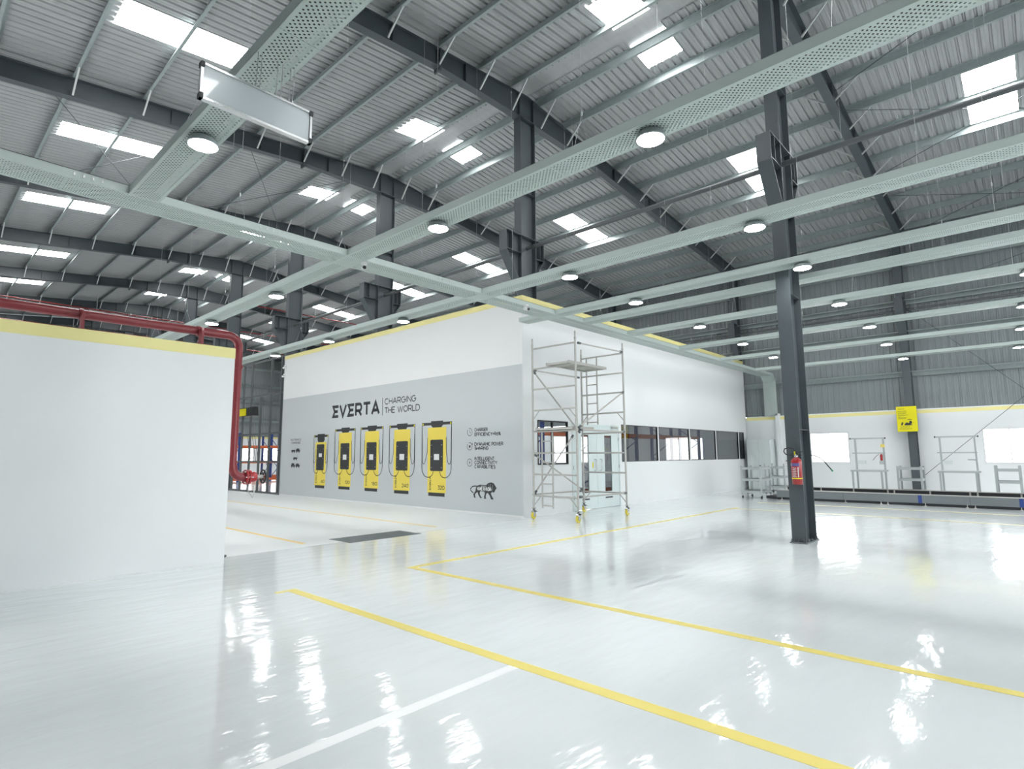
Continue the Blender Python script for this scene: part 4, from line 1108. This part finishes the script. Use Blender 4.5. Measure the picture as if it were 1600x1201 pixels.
# ------------------------------------------------------------------ yellow notice board on the wall column
t = thing('notice_board', 'yellow printed notice board hung on the wall column', 'notice board', (24.4, 3.44, 2.25))
y0, y1, z0, z1, XB = 3.74, 3.14, 2.25, 3.13, 24.44
m_ = MB(); m_.box(XB, XB + .12, y1, y0, z0, z1); part('board_box', m_, 'black', t)
m_ = MB(); m_.box(XB - .012, XB - .0005, y1 - .01, y0 - .005, z0 - .01, z1 + .005); part('yellow_face', m_, 'yellow', t)
def NB(u, v): return (XB - .0135, y0 - .04 - u * .53, z1 - .03 - v * .83)
m_ = MB()
rowsn = [(.02, .42, .045), (.02, .40, .075), (.02, .5, .15), (.02, .48, .175), (.02, .52, .225), (.02, .46, .25), (.02, .5, .285), (.02, .6, .33), (.02, .42, .355), (.04, .18, .40), (.03, .5, .43), (.03, .46, .455), (.03, .42, .48), (.1, .62, .82), (.1, .62, .845), (.05, .75, .90), (.05, .75, .93)]
for a, b, v in rowsn:
    u = a
    while u < b:
        wd = random.uniform(.03, .1); e = min(b, u + wd)
        ribbon(m_, [(u, v), (e, v)], .011, NB); u = e + .018
part('notice_text', m_, 'ink', t)['kind'] = 'stuff'
m_ = MB()
fnB = lambda u, v, d: (XB - .0135 - d, NB(u, v)[1], NB(u, v)[2])
for poly in ([(.14, .74), (.18, .66), (.24, .62), (.30, .66), (.26, .70), (.24, .76), (.16, .77)], [(.34, .73), (.42, .66), (.50, .64), (.60, .68), (.72, .74), (.80, .75), (.80, .77), (.36, .77)], [(.60, .70), (.62, .60), (.68, .57), (.76, .60), (.78, .68), (.72, .72)], [(.50, .55), (.56, .51), (.74, .51), (.80, .55), (.72, .535), (.58, .535)]):
    m_.prism(poly, fnB, 0, .001)
part('assembly_picture', m_, 'ink', t)

# ------------------------------------------------------------------ conveyor along the right
t = thing('roller_conveyor', 'long low grey conveyor line standing in front of the right hand wall', 'conveyor', (20.3, 3, 0))
CX0, CX1, CYA, CYB = 19.93, 21.1, -4.0, 6.55
m_ = MB(); m_.box(CX0, CX0 + .03, CYA, CYB, .075, .30); part('side_panel', m_, 'conv', t)
m_ = MB(); m_.box(CX0 - .012, CX0 + .07, CYA, CYB, .30, .325); part('edge_rail', m_, 'alu', t)
m_ = MB(); m_.box(CX1 - .03, CX1, CYA, CYB, .13, .36); part('side_panel', m_, 'belt', t)
m_ = MB(); m_.box(CX0 + .06, CX0 + .08, CYA, CYB, 0, .1); part('gap_shade', m_, 'belt', t)  # dark strip standing in for the shaded gap between the feet
m_ = MB(); m_.box(CX1 - .06, CX1 + .02, CYA, CYB, .36, .385); part('edge_rail', m_, 'alu', t)
m_ = MB(); m_.box(CX0 + .03, CX1 - .03, CYA, CYB, .17, .19); part('belt_bed', m_, 'belt', t)
yy = CYA + .1
rm = MB(); rm.tube([(CX0 + .035, 0, .225), (CX1 - .035, 0, .225)], .028, 8); rme = rm.mesh('roller', M['belt'], (20.3, 3, 0))
while yy < CYB:
    inst('roller', rme, t, (0, yy, 0)); yy += .14
for i, yy in enumerate((-3.5, -2.6, -1.55, -.55, .52, 1.45, 1.62, 2.55, 3.45, 3.62, 4.55, 5.5, 6.4)):
    m_ = MB(); m_.lathe([(.035, 0), (.035, .012), (.012, .014), (.012, .08)], (CX0 + .02, yy, 0), 10); part('levelling_foot', m_, 'alu', t)
    m_ = MB(); m_.box(CX1 - .05, CX1 - .034, yy - .02, yy + .02, .19, .36); part('rail_post', m_, 'alu', t)
for yy in (2.62, .46, -2.0):
    m_ = MB(); m_.box(CX0 - .003, CX0 - .0005, yy, yy + .09, .078, .298); part('blue_band', m_, 'blue', t)
for yy in (4.6, 1.55):
    m_ = MB(); m_.box(CX0 - .0015, CX0 - .0003, yy, yy + .006, .078, .298); part('panel_seam', m_, 'belt', t)
m_ = MB(); m_.box(CX0 + .05, CX1 - .05, CYB, 6.9, .02, .10); part('end_tray', m_, 'belt', t)

# ------------------------------------------------------------------ trolleys, carts and workbenches
def trolley(loc, wx, wy, h, shelves, lab, mat='cartgrey', casters=True, deckmat='cartgrey', grp='grey tube trolleys'):
    t = thing('shelf_trolley', lab, 'trolley', loc, grp)
    X, Y, Z = loc
    z0 = .13 if casters else 0
    for sx in (-1, 1):
        for sy in (-1, 1):
            m_ = MB(); m_.box(X + sx * (wx / 2 - .02) - .028, X + sx * (wx / 2 - .02) + .028, Y + sy * (wy / 2 - .02) - .028, Y + sy * (wy / 2 - .02) + .028, z0, h)
            p = part('post', m_, mat, t)
            if casters:
                m_ = MB(); m_.lathe([(.05, -.014), (.05, .014)], (X + sx * (wx / 2 - .02), Y + sy * (wy / 2 - .02), .052), 14, axis='y'); part('wheel', m_, 'black', p)
                m_ = MB(); m_.box(X + sx * (wx / 2 - .02) - .025, X + sx * (wx / 2 - .02) + .025, Y + sy * (wy / 2 - .02) - .022, Y + sy * (wy / 2 - .02) + .022, .09, .13); part('fork', m_, 'chrome', p)
    for z in shelves:
        m_ = MB(); m_.box(X - wx / 2 + .04, X + wx / 2 - .04, Y - wy / 2 + .04, Y + wy / 2 - .04, z - .012, z + .004); sh = part('shelf', m_, deckmat, t)
        for s_ in (-1, 1):
            m_ = MB(); m_.box(X - wx / 2 + .03, X + wx / 2 - .03, Y + s_ * (wy / 2 - .02) - .02, Y + s_ * (wy / 2 - .02) + .02, z - .04, z + .035); part('shelf_rail', m_, mat, sh)
            m_ = MB(); m_.box(X + s_ * (wx / 2 - .02) - .02, X + s_ * (wx / 2 - .02) + .02, Y - wy / 2 + .03, Y + wy / 2 - .03, z - .04, z + .035); part('shelf_rail', m_, mat, sh)
    return t
trolley((20.18, 7.28, 0), .9, .66, 1.08, (.22, .62, 1.0), 'grey three shelf trolley on casters at the left end of the conveyor')
trolley((22.9, 7.42, 0), .85, .72, 1.12, (.25, .62, .98), 'grey tube trolley standing between the cabinet and the dark column')
trolley((23.0, 3.26, 0), .6, .68, 1.06, (.25, .62, .98), 'grey tube trolley below the yellow notice board', deckmat='belt')
trolley((22.6, .80, 0), .6, .58, 1.10, (.25, .62, .97), 'grey tube trolley under the window at the right edge', deckmat='blue')
def workbench(y0, y1, lab, ext):
    xf, xb = 21.7, 22.35
    t = thing('assembly_bench', lab, 'workbench', ((xf + xb) / 2, (y0 + y1) / 2, 0), 'aluminium assembly benches')
    for y in (y0 + .02, y1 - .02):
        m_ = MB(); m_.box(xf, xf + .05, y - .025, y + .025, 0, .9); part('leg', m_, 'cartgrey', t)
        m_ = MB(); m_.box(xb, xb + .05, y - .025, y + .025, 0, 2.0); part('upright', m_, 'cartgrey', t)
        m_ = MB(); m_.box(xb - .2, xb, y - .012, y + .012, 1.965, 1.99); part('bracket_arm', m_, 'cartgrey', t)
    m_ = MB(); m_.box(xf - .03, xb + .05, y0 - .06, y1 + .03, .89, .94); part('bench_top', m_, 'cartgrey', t)
    m_ = MB(); m_.box(xb - .22, xb - .18, y0 - .06, y1 + .06, 1.955, 2.0); r_ = part('light_rail', m_, 'cartgrey', t)
    for y in (y0 - .09, y1 + .06):
        m_ = MB(); m_.box(xb - .225, xb - .175, y, y + .03, 1.95, 2.005); part('end_cap', m_, 'black', r_)
    m_ = MB(); m_.box(xb - .12, xb - .001, y0 - .03, y1 + .06, 1.475, 1.51); part('upper_shelf', m_, 'cartgrey', t)
    m_ = MB(); m_.box(xb - .03, xb - .001, y1 - .30, y1 - .08, 1.13, 1.25); part('socket_box', m_, 'cabinet', t)
    if ext:
        m_ = MB(); m_.lathe([(.02, 1.24), (.04, 1.25), (.04, 1.42), (.015, 1.46)], (xb - .06, y0 + .09, 0), 12); part('red_tool', m_, 'red', t)
        m_ = MB(); m_.box(xb - .1, xb - .001, y0 + .03, y0 + .15, 1.12, 1.24); part('tool_holder', m_, 'cartgrey', t)
        m_ = MB(); m_.box(xb - .03, xb - .001, y0 - .02, y0 + .1, 1.68, 1.78); part('yellow_sticker', m_, 'line', t)
        m_ = MB(); m_.tube([(xb - .1, y0 + .15, 1.46), (xb - .12, y0 + .25, 1.36), (xb - .12, y0 + .33, 1.25)], .008, 6); part('air_hose', m_, 'black', t)
    else:
        m_ = MB(); m_.tube([(xb, y0 + .04, 1.27), (xb - .05, y0 + .1, 1.275), (xb - .1, y0 + .22, 1.275)], .012, 6); part('side_arm', m_, 'steel2', t)
workbench(3.84, 4.70, 'aluminium assembly bench beside the window, with a red tool on its shelf post', True)
workbench(1.46, 2.36, 'aluminium assembly bench without tools, right of the notice board', False)

# ------------------------------------------------------------------ cabinet, trunking, wall sockets
t = thing('storage_cabinet', 'tall pale grey two door cabinet in the corner by the office block', 'cabinet', (24.55, 8.6, 0))
m_ = MB(); m_.box(24.32, 24.94, 8.13, 9.08, .03, 2.08); part('body', m_, 'cabinet', t)
m_ = MB(); m_.box(24.34, 24.92, 8.15, 9.06, 0, .03); part('plinth', m_, 'belt', t)
for a, b, hx in ((8.135, 8.6, 8.56), (8.606, 9.075, 8.64)):
    m_ = MB(); m_.box(24.30, 24.319, a, b, .05, 2.06); d_ = part('door', m_, 'cabinet', t)
    if hx < 8.6:
        m_ = MB(); m_.box(24.285, 24.30, hx - .03, hx + .03, .92, 1.02); part('lock', m_, 'black', d_)
mb = MB(); mb.box(24.80, WX, 7.86, 8.02, 0, 3.14)
solo('cable_trunking', mb, 'white', 'pale square trunking rising up the white wall beside the cabinet', 'trunking', at=(24.9, 7.94, 0))
def socket(y, z, lab):
    t = thing('wall_socket', lab, 'socket', (WX - .02, y, z), 'wall sockets')
    m_ = MB(); m_.box(WX - .03, WX - .001, y - .06, y + .06, z - .06, z + .06); part('plate', m_, 'wprint', t)
    m_ = MB(); m_.box(WX - .034, WX - .03, y - .02, y + .02, z - .02, z + .02); part('switch', m_, 'belt', t)
socket(7.72, 1.2, 'small white wall socket right of the trunking'); 

# ------------------------------------------------------------------ floor markings and drain grate
def mark(name, x0, x1, y0, y1, mat, lab, grp='painted floor lines'):
    m_ = MB(); m_.box(x0, x1, y0, y1, 0, .0015); solo(name, m_, mat, lab, 'floor marking', grp, at=((x0 + x1) / 2, (y0 + y1) / 2, 0))
m_ = MB(); m_.box(4.86, 4.96, -3, 6.35, 0, .0015); m_.box(4.86, 16.2, 6.35, 6.45, 0, .0015)
solo('floor_line', m_, 'line', 'yellow floor line with a corner, its second leg leading to the scaffold', 'floor marking', 'painted floor lines', at=(4.9, 6.4, 0))
m_ = MB(); m_.box(3.15, 3.26, -3, 6.33, 0, .0015); m_.box(3.02, 3.26, 6.33, 6.4, 0, .0015)
solo('floor_line', m_, 'line', 'thick yellow floor line in the foreground with a short hooked end', 'floor marking', 'painted floor lines', at=(3.2, 6.3, 0))
mark('floor_line', -1, 3.148, 2.86, 2.95, 'wline', 'white floor line meeting the thick yellow line in the foreground')
mark('floor_line', 4.93, 5.02, 9.5, 20, 'oline', 'amber floor line beside the end of the left partition')
mark('floor_line', 7.92, 8.0, 9.55, 22, 'oline', 'amber floor line parallel to the mural wall')
mark('floor_line', 18.3, 18.37, -3, 6.6, 'line', 'faint yellow line near the conveyor, nearer the conveyor')
mark('floor_line', 15.9, 15.97, -3, 6.34, 'line', 'faint yellow line near the conveyor, farther from it')
m_ = MB(); m_.box(PX1, MX, 9.148, 9.154, 0, .0012)
solo('floor_joint', m_, 'grate', 'thin grey joint between the glossy floor and the duller aisle', 'floor marking', at=(6, 9.15, 0))
t = thing('drain_grate', 'grey steel drain grating set in the floor before the mural', 'grate', (6.3, 9.3, 0))
m_ = MB(); m_.box(5.53, 7.1, 8.95, 9.66, .0005, .003); part('grate_frame', m_, 'grate', t)
gb = MB(); gb.box(0, .012, 8.97, 9.64, .003, .006); gme = gb.mesh('grate_bar', M['grate'], (6.3, 9.3, 0))
x = 5.55
while x < 7.08:
    inst('grate_bar', gme, t, (x, 0, 0)); x += .03
